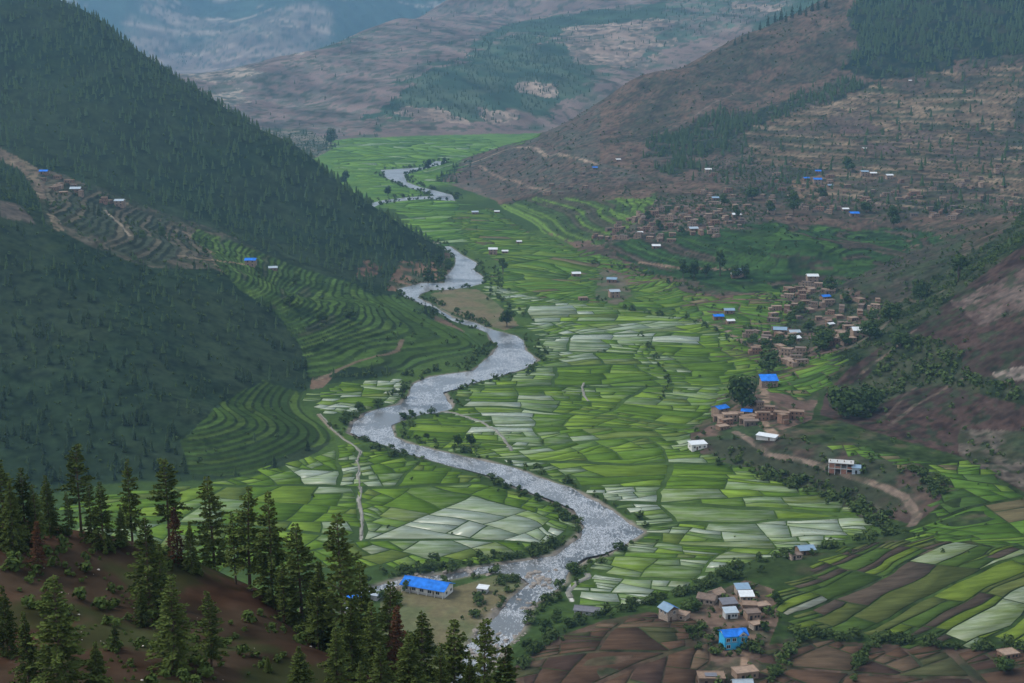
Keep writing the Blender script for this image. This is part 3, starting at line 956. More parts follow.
def make_fields(name, region, style, holes=()):
    """region: picture outline. style: dict with plot sizes, direction, palette."""
    rp = np.array(region, float)
    x, y, z = at_h(rp[:, 0], rp[:, 1]) if style.get('floor') else ground_at(rp[:, 0], rp[:, 1])
    RW = np.c_[x, y]
    HW = []
    for h in holes:
        a = np.array(h, float)
        hx, hy, _ = ground_at(a[:, 0], a[:, 1])
        HW.append(np.c_[hx, hy])
    ang = R(style['ang'])                           # direction the strips run in
    ca, sa = math.cos(ang), math.sin(ang)
    l = RW @ np.array([ca, sa])
    k = RW @ np.array([-sa, ca])
    q = [(l.min() - 5, k.min() - 5), (l.max() + 5, k.min() - 5), (l.max() + 5, k.max() + 5), (l.min() - 5, k.max() + 5)]
    root = [(a * ca - b * sa, a * sa + b * ca) for a, b in q]
    amp = style.get('warp', 9)
    L0, K0 = style['len'], style['wid']
    stack = [(root, 0, ang)]
    plots = []
    while stack:
        poly, depth, pa = stack.pop()
        if len(poly) < 3:
            continue
        A = p_area(poly)
        if A < style.get('min', 24):
            continue
        P = np.array(poly)
        # cheap rejection and edge test on a sampled outline
        S_ = np.concatenate([P + (np.roll(P, -1, 0) - P) * t for t in (0, 0.33, 0.66)] + [P.mean(0)[None]])
        wx, wy = warp(S_[:, 0], S_[:, 1], amp)
        ins = pip(wx, wy, RW)
        sd = river_sd(wx, wy)
        ins &= sd > 3.0
        for H in HW:
            ins &= ~pip(wx, wy, H)
        if A < 40000:
            for E, hw in EXCL:
                if abs(wx[-1] - E[:, 0].mean()) < 400 and abs(wy[-1] - E[:, 1].mean()) < 400:
                    ins &= seg_dist(wx, wy, E) > hw
        el, ek = extent(poly, pa), extent(poly, pa + math.pi / 2)
        hsh = frng.random()
        hs2 = frng.random()
        hs2 = 0.45 + 0.3 * hs2 if frng.random() < style.get('strips', 0.3) else 0.7 + 0.9 * hs2
        small = el < L0 * (0.7 + 0.9 * hsh) and ek < K0 * hs2
        if ins.all() and small:
            plots.append(poly)
            continue
        if not ins.any() and A < 2500:
            continue
        if A < style.get('edge', 60):
            if ins.mean() > 0.5:
                plots.append(poly)
            continue
        t = 0.36 + 0.28 * frng.random()
        jit = (frng.random() - 0.5) * style.get('jit', 0.7)
        if el / L0 > ek / K0:
            a, b = split(poly, pa, t, jit)
        else:
            a, b = split(poly, pa + math.pi / 2, t, jit)
        gap = style.get('hw', 0.45) if A > style.get('hedge', 7000) else 0.0
        for c in (a, b):
            if len(c) >= 3:
                if gap:
                    c = inset(c, gap)
                    if c is None:
                        continue
                stack.append((c, depth + 1, pa + (frng.random() - 0.5) * style.get('turn', 0.9) if gap else pa))
    # geometry
    verts, loops, counts, cols, wets = [], [], [], [], []
    level = style.get('level', False)
    bank = style.get('bank', (0.035, 0.05, 0.02))
    allp = []
    for poly in plots:
        c = inset(poly, style.get('bund', 0.33) * (0.7 + 0.8 * frng.random()))
        if c is None or p_area(c) < 10:
            continue
        d = []
        for i in range(len(c)):
            a, b = c[i - 1], c[i]
            n = max(1, int(math.hypot(b[0] - a[0], b[1] - a[1]) / 5))
            d += [(a[0] + (b[0] - a[0]) * j / n, a[1] + (b[1] - a[1]) * j / n) for j in range(n)]
        allp.append(d)
    if not allp:
        return
    cat = np.concatenate([np.array(d) for d in allp])
    wx, wy = warp(cat[:, 0], cat[:, 1], amp)
    wz = terrain(wx, wy)
    o = 0
    for d in allp:
        n = len(d)
        X, Y, Z = wx[o:o + n], wy[o:o + n], wz[o:o + n]
        o += n
        cx, cy = X.mean(), Y.mean()
        if level:
            zt = 0.65 * Z.max() + 0.35 * Z.mean() + 0.12
            zz = np.full(n, zt)
        else:
            zz = Z + (0.14 if style.get('flat', True) else 0.3)
        col, wet = style['pal'](cx, cy, frng)
        base = len(verts)
        verts += list(zip(X, Y, zz))
        # skirt ring
        verts += list(zip(X, Y, np.minimum(Z, zz) - 0.15))
        area2 = np.sum(X * np.roll(Y, -1) - np.roll(X, -1) * Y)
        idx = list(range(base, base + n))
        if area2 < 0:
            idx = idx[::-1]
        loops += idx
        counts.append(n)
        cols.append(col)
        wets.append(wet)
        for i in range(n):
            j = (i + 1) % n
            f = (base + i, base + n + i, base + n + j, base + j)
            if area2 < 0:
                f = f[::-1]
            loops += f
            counts.append(4)
            cols.append(bank)
            wets.append(-1.0)
    me = mesh_np(name, np.array(verts), loops, counts, [M_PADDY])
    if len(me.polygons) == len(cols):
        set_col(me, np.array(cols), 'Col', 'FACE')
        at = me.attributes.new('wet', 'FLOAT', 'FACE')
        at.data.foreach_set('value', np.array(wets, np.float32))
    else:
        print('field mismatch', name, len(me.polygons), len(cols))
    link(name, me, kind='structure')
    print(name, len(allp))


def rice_palette(wet_bias, lime=0.25, olive=0.1):
    def f(x, y, r):
        patch = float(fbm(np.array([x]), np.array([y]), 52, 3, 401)[0])
        k = r.random()
        c = np.array((0.054, 0.098, 0.015)) if k < 0.5 else np.array((0.068, 0.118, 0.017)) if k < 1 - lime - olive else \
            np.array((0.092, 0.145, 0.024)) if k < 1 - olive else np.array((0.072, 0.10, 0.028))
        c = c * np.array((1.12, 1.1, 0.9)) * (0.82 + 0.36 * r.random())
        wet = wet_bias + (patch - 0.5) * 1.7 + (r.random() - 0.5) * 0.6
        return tuple(c), min(max(wet, -0.6), 1.0)
    return f


def crop_palette(x, y, r):
    k = r.random()
    if k < 0.30:
        c = (0.043, 0.07, 0.016)
    elif k < 0.56:
        c = (0.075, 0.105, 0.017)
    elif k < 0.70:
        c = (0.06, 0.072, 0.022)
    elif k < 0.93:
        c = (0.055, 0.042, 0.031)
    else:
        c = (0.06, 0.085, 0.03)
    v = 0.8 + 0.4 * r.random()
    return tuple(v * t for t in c), (0.5 if r.random() < 0.05 else -0.4)


def lime_palette(x, y, r):
    k = r.random()
    c = (0.058, 0.11, 0.018) if k < 0.5 else (0.085, 0.135, 0.022) if k < 0.8 else (0.045, 0.08, 0.02) if k < 0.92 else (0.1, 0.085, 0.045)
    v = 0.8 + 0.4 * r.random()
    return tuple(v * t for t in c), -0.4


def far_palette(x, y, r):
    k = r.random()
    c = (0.075, 0.145, 0.025) if k < 0.5 else (0.10, 0.18, 0.032) if k < 0.8 else (0.055, 0.11, 0.025)
    v = 0.85 + 0.3 * r.random()
    return tuple(v * t for t in c), (0.45 if r.random() < 0.05 else -0.4)


def plough_palette(x, y, r):
    k = r.random()
    c = (0.066, 0.041, 0.027) if k < 0.5 else (0.047, 0.03, 0.023) if k < 0.75 else (0.085, 0.06, 0.039) if k < 0.93 else (0.05, 0.052, 0.024)
    v = 0.85 + 0.3 * r.random()
    return tuple(v * t for t in c), -1.0


MEADOW = [(416, 296), (440, 288), (482, 286), (506, 305), (530, 325), (545, 340), (536, 352), (520, 340), (470, 322), (435, 312)]
HAMLET_E = [(690, 446), (700, 425), (722, 402), (745, 385), (760, 372), (800, 372), (822, 398), (812, 420), (780, 432), (735, 432)]
make_fields('rice_paddies', [(452, 300), (480, 284), (545, 300), (600, 305), (660, 312), (720, 325), (745, 345), (768, 368), (735, 398), (700, 430), (690, 446),
                             (720, 458), (790, 480), (850, 502), (884, 520), (868, 534), (800, 550), (720, 572), (650, 600), (602, 612), (574, 606), (560, 590),
                             (600, 560), (650, 535), (620, 505), (560, 478), (500, 460), (400, 442), (396, 428), (440, 412), (460, 400), (450, 390), (520, 374),
                             (548, 360), (530, 340), (500, 325)],
            dict(ang=3, len=42, wid=19, warp=10, jit=0.42, turn=0.5, strips=0.3, pal=rice_palette(0.25), hedge=6000), holes=[MEADOW, HAMLET_E])
make_fields('rice_paddies', [(250, 478), (335, 450), (352, 440), (400, 455), (470, 474), (545, 502), (570, 524), (552, 548), (500, 560), (420, 568), (360, 566),
                             (300, 570), (180, 570), (60, 560), (80, 500)], dict(floor=True, ang=-3, len=36, wid=26, warp=9, strips=0.2, pal=rice_palette(0.27, 0.12), hedge=6000))
make_fields('rice_paddies', [(308, 400), (335, 386), (395, 378), (416, 384), (402, 402), (364, 411), (330, 416)], dict(ang=3, len=48, wid=20, warp=6, pal=rice_palette(0.5)))
make_fields('valley_fields', [(452, 214), (490, 208), (525, 230), (560, 243), (600, 254), (640, 268), (690, 286), (720, 300), (780, 292), (800, 318), (760, 338), (745, 343),
                              (720, 325), (660, 311), (600, 304), (545, 299), (484, 286), (500, 262), (470, 250)],
            dict(ang=2, len=60, wid=26, warp=12, pal=lime_palette, hedge=9000), holes=[[(600, 268), (625, 274), (640, 296), (615, 306), (594, 298)], [(666, 270), (765, 270), (775, 292), (720, 296), (680, 290)]])
make_fields('valley_fields', [(330, 140), (400, 139), (480, 137), (540, 134), (520, 146), (470, 156), (444, 174), (440, 188), (470, 204), (452, 214), (470, 250), (445, 248), (420, 238),
                              (395, 215), (378, 195), (360, 180), (335, 165)], dict(ang=0, len=110, wid=45, warp=14, pal=far_palette, hedge=20000, min=150, edge=500))
make_fields('valley_fields', [(770, 430), (800, 430), (850, 445), (905, 458), (925, 462), (918, 470), (860, 456), (800, 442)], dict(ang=-12, len=36, wid=18, warp=5, pal=lime_palette))
make_fields('valley_fields', [(925, 470), (960, 458), (990, 470), (1030, 494), (1120, 510), (1120, 545), (1024, 548), (920, 540), (905, 528), (930, 505), (945, 490)],
            dict(ang=10, len=40, wid=26, warp=7, pal=lime_palette))
make_fields('valley_fields', [(775, 365), (830, 352), (845, 360), (822, 388), (800, 400), (772, 392)], dict(ang=6, len=38, wid=22, warp=5, pal=lime_palette))
make_fields('crop_fields', [(780, 592), (850, 545), (900, 540), (1024, 548), (1130, 550), (1130, 650), (1024, 648), (880, 640), (790, 634), (770, 612)],
            dict(ang=38, len=58, wid=15, warp=10, pal=crop_palette, flat=False, jit=0.2, bund=0.4, turn=0.25))
make_fields('ploughed_fields', [(520, 668), (560, 640), (610, 622), (650, 614), (690, 622), (706, 650), (700, 700), (510, 720)], dict(ang=20, len=58, wid=36, warp=4, hedge=2500, hw=0.5, pal=plough_palette, flat=False, bund=0.3))
make_fields('ploughed_fields', [(760, 650), (790, 640), (880, 646), (1024, 654), (1130, 660), (1130, 720), (752, 720)], dict(ang=-4, len=80, wid=50, warp=4, hedge=2500, hw=0.6, pal=plough_palette, flat=False, bund=0.5))

# footpaths and open channels: low pale strips laid on the ground
M_CHAN = attr_mat('channel', 0.9, 0.2, 0.6)
for ln, wd in (([(320, 414), (332, 430), (345, 440), (352, 444), (361, 452), (356, 462), (360, 470), (357, 480), (361, 490), (358, 500), (362, 515), (361, 538)], 0.42),
               ([(435, 413), (456, 413), (481, 422), (497, 430), (506, 440), (512, 452)], 0.8),
               ([(586, 574), (589, 577), (575, 583), (568, 592), (572, 601)], 0.9),
               ([(584, 383), (582, 395), (590, 402)], 0.8)):
    a = np.array(ln, float)
    x, y, z = ground_at(a[:, 0], a[:, 1])
    q = []
    for i in range(len(a) - 1):
        k = max(2, int(math.hypot(x[i + 1] - x[i], y[i + 1] - y[i]) / 2.5))
        q += [(x[i] + (x[i + 1] - x[i]) * j / k, y[i] + (y[i + 1] - y[i]) * j / k) for j in range(k)]
    q = np.array(q)
    q = q + np.c_[fbm(q[:, 0], q[:, 1], 14, 3, 901) - 0.5, fbm(q[:, 0], q[:, 1], 14, 3, 911) - 0.5] * 4
    t = np.gradient(q, axis=0)
    t /= np.hypot(t[:, 0], t[:, 1])[:, None] + 1e-9
    nv = np.c_[-t[:, 1], t[:, 0]] * (wd * (0.6 + 0.8 * fbm(q[:, 0], q[:, 1], 6, 2, 921)))[:, None]
    L_, R_ = q + nv, q - nv
    zl = np.maximum(terrain(L_[:, 0], L_[:, 1]), terrain(R_[:, 0], R_[:, 1])) + 0.32
    n_ = len(q)
    V = np.concatenate([np.c_[L_, zl], np.c_[R_, zl], np.c_[L_ + nv * 0.3, zl - 0.6], np.c_[R_ - nv * 0.3, zl - 0.6]])
    i = np.arange(n_ - 1)
    F = np.concatenate([np.c_[i, i + n_, i + n_ + 1, i + 1], np.c_[i + 2 * n_, i, i + 1, i + 2 * n_ + 1], np.c_[i + n_, i + 3 * n_, i + 3 * n_ + 1, i + n_ + 1]])
    me = mesh_np('footpath', V, F, 4, [M_CHAN])
    set_col(me, np.tile((0.17, 0.165, 0.14), (len(V), 1)) * (0.7 + 0.6 * fbm(V[:, 0], V[:, 1], 5, 2, 931))[:, None])
    link('footpath', me, kind='structure')
# ------------------------------------------------------------------ trees and bushes: leaf and bark materials, shapes
def plant_mat(name, col, var=0.35, rough=0.8):
    m, n, b = new_mat(name)
    L = n.links
    oi = n.nodes.new('ShaderNodeObjectInfo')
    g = n.nodes.new('ShaderNodeNewGeometry')
    no = n.nodes.new('ShaderNodeTexNoise')
    no.inputs['Scale'].default_value = 0.35
    no.inputs['Detail'].default_value = 3
    L.new(g.outputs['Position'], no.inputs['Vector'])
    ad = n.nodes.new('ShaderNodeMath')
    ad.operation = 'MULTIPLY_ADD'
    ad.inputs[1].default_value = 0.5
    L.new(oi.outputs['Random'], ad.inputs[0])
    L.new(no.outputs['Fac'], ad.inputs[2])
    a2 = n.nodes.new('ShaderNodeMath')
    a2.operation = 'MULTIPLY_ADD'
    a2.inputs[1].default_value = 0.35
    L.new(g.outputs['Random Per Island'], a2.inputs[0])
    L.new(ad.outputs[0], a2.inputs[2])
    cr = n.nodes.new('ShaderNodeValToRGB')
    d = tuple(c * (1 - var) for c in col)
    u = (min(1, col[0] * (1 + var * 1.5)), col[1] * (1 + var), col[2] * (1 + var * 0.6))
    cr.color_ramp.elements[0].position = 0.45
    cr.color_ramp.elements[0].color = (*d, 1)
    cr.color_ramp.elements[1].position = 1.15 if False else 1.0
    cr.color_ramp.elements[1].color = (*u, 1)
    L.new(a2.outputs[0], cr.inputs['Fac'])
    L.new(cr.outputs['Color'], b.inputs['Base Color'])
    b.inputs['Roughness'].default_value = rough
    b.inputs['Specular IOR Level'].default_value = 0.0
    return m


def plain_mat(name, col, rough=0.9, spec=0.2, var=0.2, scale=1.5, metal=0.0):
    m, n, b = new_mat(name)
    g = n.nodes.new('ShaderNodeNewGeometry')
    no = n.nodes.new('ShaderNodeTexNoise')
    no.inputs['Scale'].default_value = scale
    no.inputs['Detail'].default_value = 5
    n.links.new(g.outputs['Position'], no.inputs['Vector'])
    cr = n.nodes.new('ShaderNodeValToRGB')
    cr.color_ramp.elements[0].position = 0.3
    cr.color_ramp.elements[0].color = (*[c * (1 - var) for c in col], 1)
    cr.color_ramp.elements[1].position = 0.7
    cr.color_ramp.elements[1].color = (*[min(1, c * (1 + var)) for c in col], 1)
    n.links.new(no.outputs['Fac'], cr.inputs['Fac'])
    n.links.new(cr.outputs['Color'], b.inputs['Base Color'])
    b.inputs['Roughness'].default_value = rough
    b.inputs['Specular IOR Level'].default_value = spec
    b.inputs['Metallic'].default_value = metal
    return m


M_NEEDLE = plant_mat('conifer_needles', (0.034, 0.055, 0.018), 0.6)
M_NEEDLE_FAR = plant_mat('far_needles', (0.028, 0.05, 0.022), 0.4)
M_DEADN = plant_mat('dry_needles', (0.045, 0.025, 0.016), 0.35)
M_LEAF = plant_mat('broad_leaves', (0.026, 0.048, 0.015), 0.4)
M_LEAF2 = plant_mat('bush_leaves', (0.032, 0.055, 0.018), 0.45)
M_BARK = plain_mat('bark', (0.07, 0.05, 0.038), 0.95)


class Geo:
    """Collects triangles and quads with a material index each."""
    def __init__(self):
        self.v, self.f, self.m = [], [], []

    def face(self, pts, mi=0):
        b = len(self.v)
        self.v += [tuple(p) for p in pts]
        self.f.append(tuple(range(b, b + len(pts))))
        self.m.append(mi)

    def tube(self, path, radii, sides=6, mi=0):
        b = len(self.v)
        n = len(path)
        for i, (p, r) in enumerate(zip(path, radii)):
            p = Vector(p)
            d = (Vector(path[min(i + 1, n - 1)]) - Vector(path[max(i - 1, 0)])).normalized()
            a = d.orthogonal().normalized()
            c = d.cross(a)
            for k in range(sides):
                t = 2 * math.pi * k / sides
                self.v.append(tuple(p + (a * math.cos(t) + c * math.sin(t)) * r))
        for i in range(n - 1):
            for k in range(sides):
                k2 = (k + 1) % sides
                self.f.append((b + i * sides + k, b + i * sides + k2, b + (i + 1) * sides + k2, b + (i + 1) * sides + k))
                self.m.append(mi)
        self.f.append(tuple(b + (n - 1) * sides + k for k in range(sides)))
        self.m.append(mi)

    def box(self, x0, x1, y0, y1, z0, z1, mi=0):
        b = len(self.v)
        self.v += [(x, y, z) for z in (z0, z1) for y in (y0, y1) for x in (x0, x1)]
        for q in ((0, 2, 3, 1), (4, 5, 7, 6), (0, 1, 5, 4), (2, 6, 7, 3), (0, 4, 6, 2), (1, 3, 7, 5)):
            self.f.append(tuple(b + k for k in q))
            self.m.append(mi)

    def mesh(self, name, mats):
        me = bpy.data.meshes.new(name)
        me.from_pydata(self.v, [], self.f)
        for m in mats:
            me.materials.append(m)
        me.polygons.foreach_set('material_index', self.m)
        me.update()
        return me


def conifer(seed, h=12.0, rad=2.6, whorl=0.42, bare=0.12, dens=1.0, ragged=0.3, power=0.85):
    """A tall conifer: trunk geometry and crown geometry (branches hung with needle sprays)."""
    r = random.Random(seed)
    tr, cw = Geo(), Geo()
    bx, by = (r.random() - 0.5) * 0.5, (r.random() - 0.5) * 0.5

    def axis(t):
        return Vector((bx * t * t + 0.06 * math.sin(5 * t + seed), by * t * t, h * t))
    tr.tube([axis(t) for t in (-0.06, 0.0, 0.1, 0.3, 0.55, 0.8, 0.98)], [0.24, 0.2, 0.16, 0.12, 0.085, 0.05, 0.015], 7)
    z = bare * h
    while z < h * 0.985:
        t = z / h
        L0 = rad * (1 - t) ** power * (1.0 if t > bare + 0.08 else 0.75)
        L0 = max(L0, 0.22)
        n = r.randint(5, 7) if t < 0.85 else 4
        ph = r.random() * 6.28
        lop = r.random() * 6.28
        for k in range(n):
            if r.random() < ragged * 0.35:
                continue
            a = ph + 6.283 * k / n + (r.random() - 0.5) * 0.5
            L = L0 * (0.62 + 0.55 * r.random()) * (1 + ragged * 0.5 * math.cos(a - lop))
            base = axis(t + (r.random() - 0.5) * 0.012)
            d = Vector((math.cos(a), math.sin(a), 0))
            up = 0.16 + 0.5 * t - 0.22 * (1 - t)
            spine = []
            for j in range(5):
                s = j / 4
                spine.append(base + d * (L * s) + Vector((0, 0, L * (up * s - 0.30 * s * s * (1.2 - t)))))
            cw.tube(spine, [0.035, 0.028, 0.02, 0.014, 0.008], 3, 1)
            side = Vector((-d.y, d.x, 0))
            m = max(5, int(L * 11 * dens))
            for j in range(m):
                s = 0.18 + 0.82 * (j + r.random()) / m
                q = min(3, int(s * 4))
                p = spine[q].lerp(spine[q + 1], s * 4 - q)
                sg = 1 if j % 2 else -1
                ln = (0.40 + 0.34 * r.random()) * (1.15 - 0.5 * s) * (0.55 + 0.45 * min(1, L))
                out = (side * sg * (0.75 + 0.3 * r.random()) + d * (0.5 + 0.5 * r.random()) + Vector((0, 0, -0.32 + 0.5 * r.random()))).normalized()
                wd = out.cross(Vector((r.random() - 0.5, r.random() - 0.5, 1))).normalized() * (0.09 + 0.08 * r.random())
                e = p + out * ln
                cw.face([p - wd * 0.5, p + out * ln * 0.5 - wd, e, p + out * ln * 0.55 + wd], 0)
                if r.random() < 0.75:
                    o2 = (d * 0.4 + side * sg * 0.3 + Vector((0, 0, 0.6 - 1.0 * r.random()))).normalized()
                    w2 = o2.cross(side).normalized() * 0.10
                    cw.face([p, p + o2 * ln * 0.5 + w2, p + o2 * ln * 0.8, p + o2 * ln * 0.45 - w2], 0)
        z += whorl * (0.75 + 0.5 * r.random()) * (1 - 0.35 * t)
    return tr, cw


def mid_conifer(seed, h=11.0, rad=2.2):
    """A conifer for the middle distance: tiers of drooping blades round a trunk."""
    r = random.Random(seed)
    g = Geo()
    g.tube([(0, 0, -1.2), (0, 0, h * 0.5), (0, 0, h * 0.97)], [0.22, 0.13, 0.02], 5, 1)
    z = h * 0.1
    while z < h * 0.97:
        t = z / h
        L0 = max(rad * (1 - t) ** 0.8, 0.25)
        n = 8 if t < 0.7 else 6
        ph = r.random() * 6
        for k in range(n):
            a = ph + 6.283 * k / n + (r.random() - 0.5) * 0.5
            L = L0 * (0.55 + 0.6 * r.random())
            d = Vector((math.cos(a), math.sin(a), 0))
            s = Vector((-d.y, d.x, 0)) * (0.32 * L + 0.12)
            b = Vector((0, 0, z + 0.3 * L))
            e = d * L + Vector((0, 0, z - 0.14 * L + 0.25 * r.random()))
            mid = b.lerp(e, 0.6)
            g.face([b, mid + s, e, mid - s], 0)
            g.face([b - Vector((0, 0, .25)), mid + Vector((0, 0, 0.3 * L * r.random())) + s * 0.6, e + Vector((0, 0, -0.25)), mid - Vector((0, 0, 0.35 * L)) - s * 0.2], 0)
        z += h * 0.062 * (0.8 + 0.4 * r.random())
    return g


def leafy(seed, h, rx, trunk_h, n, leaf, lobes=7, flat=1.0, limbs=4):
    """A broad-leaved tree or bush: limbs and a crown of leaf clumps gathered in uneven lobes."""
    r = random.Random(seed)
    tr, cw = Geo(), Geo()
    ch = h - trunk_h
    cen = []
    for i in range(lobes):
        a = 6.283 * i / lobes * 2.4 + r.random()
        rr = rx * 0.62 * math.sqrt(r.random())
        zz = trunk_h + ch * (0.22 + 0.6 * r.random())
        k = 1 - 0.5 * abs((zz - trunk_h) / ch - 0.4)
        cen.append((Vector((rr * k * math.cos(a), rr * k * math.sin(a), zz)), rx * (0.34 + 0.26 * r.random())))
    top = Vector((0, 0, trunk_h + ch * 0.72))
    cen.append((top, rx * 0.42))
    if trunk_h > 0.3:
        tr.tube([(0, 0, -0.6), (0.05, 0, trunk_h * 0.5), (0, 0.05, trunk_h + ch * 0.3)], [h * 0.03, h * 0.022, h * 0.012], 6)
    for i in range(limbs):
        c = cen[i % len(cen)][0]
        s = Vector((0, 0, trunk_h * 0.8))
        tr.tube([s, s.lerp(c, 0.5) + Vector((0, 0, 0.05 * h)), c], [h * 0.014, h * 0.01, h * 0.004], 4)
    for i in range(n):
        c, R_ = cen[r.randrange(len(cen))]
        d = Vector((r.gauss(0, 1), r.gauss(0, 1), r.gauss(0, 1))).normalized()
        p = c + Vector((d.x, d.y, d.z * flat * 0.85)) * R_ * (0.55 + 0.5 * r.random())
        if p.z < 0.05 * h:
            p.z = 0.05 * h
        nn = (d + Vector((r.random() - 0.5, r.random() - 0.5, r.random() - 0.2)) * 1.1).normalized()
        a = nn.orthogonal().normalized()
        t = r.random() * 6.28
        u = (a * math.cos(t) + nn.cross(a) * math.sin(t)) * leaf * (0.6 + 0.8 * r.random())
        v = nn.cross(u).normalized() * leaf * (0.35 + 0.5 * r.random())
        cw.face([p - u, p - v * 0.8, p + u * 0.9, p + v], 0)
    return tr, cw


def thing(name, label, cat, loc, rz=0.0, sc=1.0, group=None):
    o = bpy.data.objects.new(name, None)
    COL.objects.link(o)
    o.empty_display_size = 0.5
    o.location = loc
    o.rotation_euler = (0, 0, rz)
    o.scale = (sc, sc, sc) if np.isscalar(sc) else sc
    o['label'] = label
    o['category'] = cat
    if group:
        o['group'] = group
    return o


# ------------------------------------------------------------------ forest sites on the slopes
da = np.gradient(ucols)[None, :] * yr[:, None] * np.gradient(yr)[:, None]
AREA = da.ravel()


def scatter(wgt, count, seed):
    g = np.random.default_rng(seed)
    p = wgt * AREA
    cs = np.cumsum(p)
    k = np.searchsorted(cs, g.random(count) * cs[-1])
    k = np.clip(k, 0, len(wgt) - 1)
    r, c = k // nc, k % nc
    r2 = np.clip(r, 0, nr - 2)
    y = yr[r2] + g.random(count) * (yr[r2 + 1] - yr[r2])
    c2 = np.clip(c, 0, nc - 2)
    u = ucols[c2] + g.random(count) * (ucols[c2 + 1] - ucols[c2])
    x = u * y
    return x, y, terrain(x, y)


def visible(x, y, z, lift=6.0):
    """Inside the picture and not behind a hill."""
    px, py = project(x, y, z)
    ok = (px > 0) & (px < 1024) & (py > 0) & (py < 690)
    idx = np.nonzero(ok)[0]
    for t in np.linspace(0.06, 0.97, 34):
        if len(idx) == 0:
            break
        xs, ys = x[idx] * t, y[idx] * t
        zs = CAM_Z + (z[idx] + lift - CAM_Z) * t
        bad = terrain(xs, ys) > zs
        ok[idx[bad]] = False
        idx = idx[~bad]
    return ok


def merged(name, geos, mats, X, Y, Z, SCL, ROT, TYP, **props):
    """Many far plants gathered into one mesh."""
    Vs, Fs, Ms, o = [], [], [], 0
    for k, g in enumerate(geos):
        sel = np.nonzero(TYP == k)[0]
        if len(sel) == 0:
            continue
        tv = np.array(g.v, np.float32)
        tf = []
        tm = []
        for f, mi in zip(g.f, g.m):
            for j in range(1, len(f) - 1):
                tf.append((f[0], f[j], f[j + 1]))
                tm.append(mi)
        tf = np.array(tf, np.int32)
        c, s = np.cos(ROT[sel])[:, None], np.sin(ROT[sel])[:, None]
        sc = SCL[sel][:, None]
        vx = (tv[None, :, 0] * c - tv[None, :, 1] * s) * sc + X[sel][:, None]
        vy = (tv[None, :, 0] * s + tv[None, :, 1] * c) * sc + Y[sel][:, None]
        vz = tv[None, :, 2] * sc + Z[sel][:, None]
        Vs.append(np.stack([vx, vy, vz], -1).reshape(-1, 3))
        Fs.append((tf[None] + (np.arange(len(sel)) * len(tv))[:, None, None] + o).reshape(-1, 3))
        Ms.append(np.tile(np.array(tm, np.int32), len(sel)))
        o += len(sel) * len(tv)
    if not Vs:
        return None
    me = mesh_np(name, np.concatenate(Vs), np.concatenate(Fs), 3, mats)
    me.polygons.foreach_set('material_index', np.concatenate(Ms))
    return link(name, me, **props)


def far_conifer(seed, h=9.5, rad=2.0):
    r = random.Random(seed)
    g = Geo()
    tiers = 4
    for k in range(tiers):
        z0 = h * (0.06 + 0.22 * k)
        z1 = min(h, z0 + h * 0.42)
        R_ = rad * (1 - 0.22 * k)
        n = 6
        ph = r.random() * 6
        rim = []
        for j in range(n):
            a = ph + 6.283 * j / n
            q = R_ * (0.6 + 0.6 * r.random())
            rim.append((q * math.cos(a), q * math.sin(a), z0 + (r.random() - 0.5) * h * 0.08))
        for j in range(n):
            g.face([(0, 0, z1), rim[j], rim[(j + 1) % n]], 0)
    return g


def tiny_conifer(seed, h=9.0, rad=2.0):
    r = random.Random(seed)
    g = Geo()
    for z0, z1, R_ in ((0, 0.65, 1.0), (0.4, 1.0, 0.62)):
        n = 4
        ph = r.random() * 6
        rim = [(rad * R_ * math.cos(ph + 1.57 * j), rad * R_ * math.sin(ph + 1.57 * j), z0 * h) for j in range(n)]
        for j in range(n):
            g.face([(0, 0, z1 * h), rim[j], rim[(j + 1) % n]], 0)
    return g


M_MIDP = [M_NEEDLE_FAR, M_BARK]
near_w = GTREE * (GY > 500) * (GY < 2750) * (~FGM) * (np.abs(ucols[None, :]) < 0.6).repeat(nr, 0).ravel()
NTREE = 34000
tx, ty, tz = scatter(near_w, NTREE, 5)
tsc = 0.35 + 0.75 * np.random.default_rng(6).random(NTREE)
tsc *= np.where(ty < 1100, 0.85, 1.0) * np.where((tx > 0) & (ty > 1500), 1.35, 1.0)
tvis = visible(tx, ty, tz)
# far forest
far_w = GTREE * (GY >= 2750) * (GY < 9000) * (np.abs(ucols[None, :]) < 0.5).repeat(nr, 0).ravel()
NFAR = 22000
fx, fy, fz = scatter(far_w, NFAR, 8)
g_ = np.random.default_rng(9)
merged('far_forest', [tiny_conifer(k) for k in range(3)], [M_NEEDLE_FAR], fx, fy, fz - 0.5, 0.5 + 0.8 * g_.random(NFAR), g_.random(NFAR) * 6.28, g_.integers(0, 3, NFAR),
       kind='stuff', label='hazy wooded slopes of the far mountains', category='forest')
# ------------------------------------------------------------------ the pines of the near hilltop
PINES = []
for k, (h, rad, wh, bare, dens, rag, pw) in enumerate([(12, 2.7, .50, .10, 1.0, .6, .8), (12, 2.3, .46, .18, 1.0, .8, .75), (12, 3.1, .52, .06, 1.0, .6, .9),
                                                       (12, 2.2, .55, .38, 1.1, .8, .5), (12, 3.3, .42, .03, 1.0, .3, .95), (12, 2.0, .48, .22, .9, .7, .7)]):
    tr, cw = conifer(k + 1, h, rad, wh, bare, dens, rag, pw)
    PINES.append((tr.mesh('pine_trunk', [M_BARK]), cw.mesh('pine_crown', [M_NEEDLE, M_BARK])))
dt, dc = conifer(31, 12, 1.7, .5, .12, .6, .7, .8)
DEAD = (dt.mesh('dry_pine_trunk', [M_BARK]), dc.mesh('dry_pine_crown', [M_DEADN, M_BARK]))
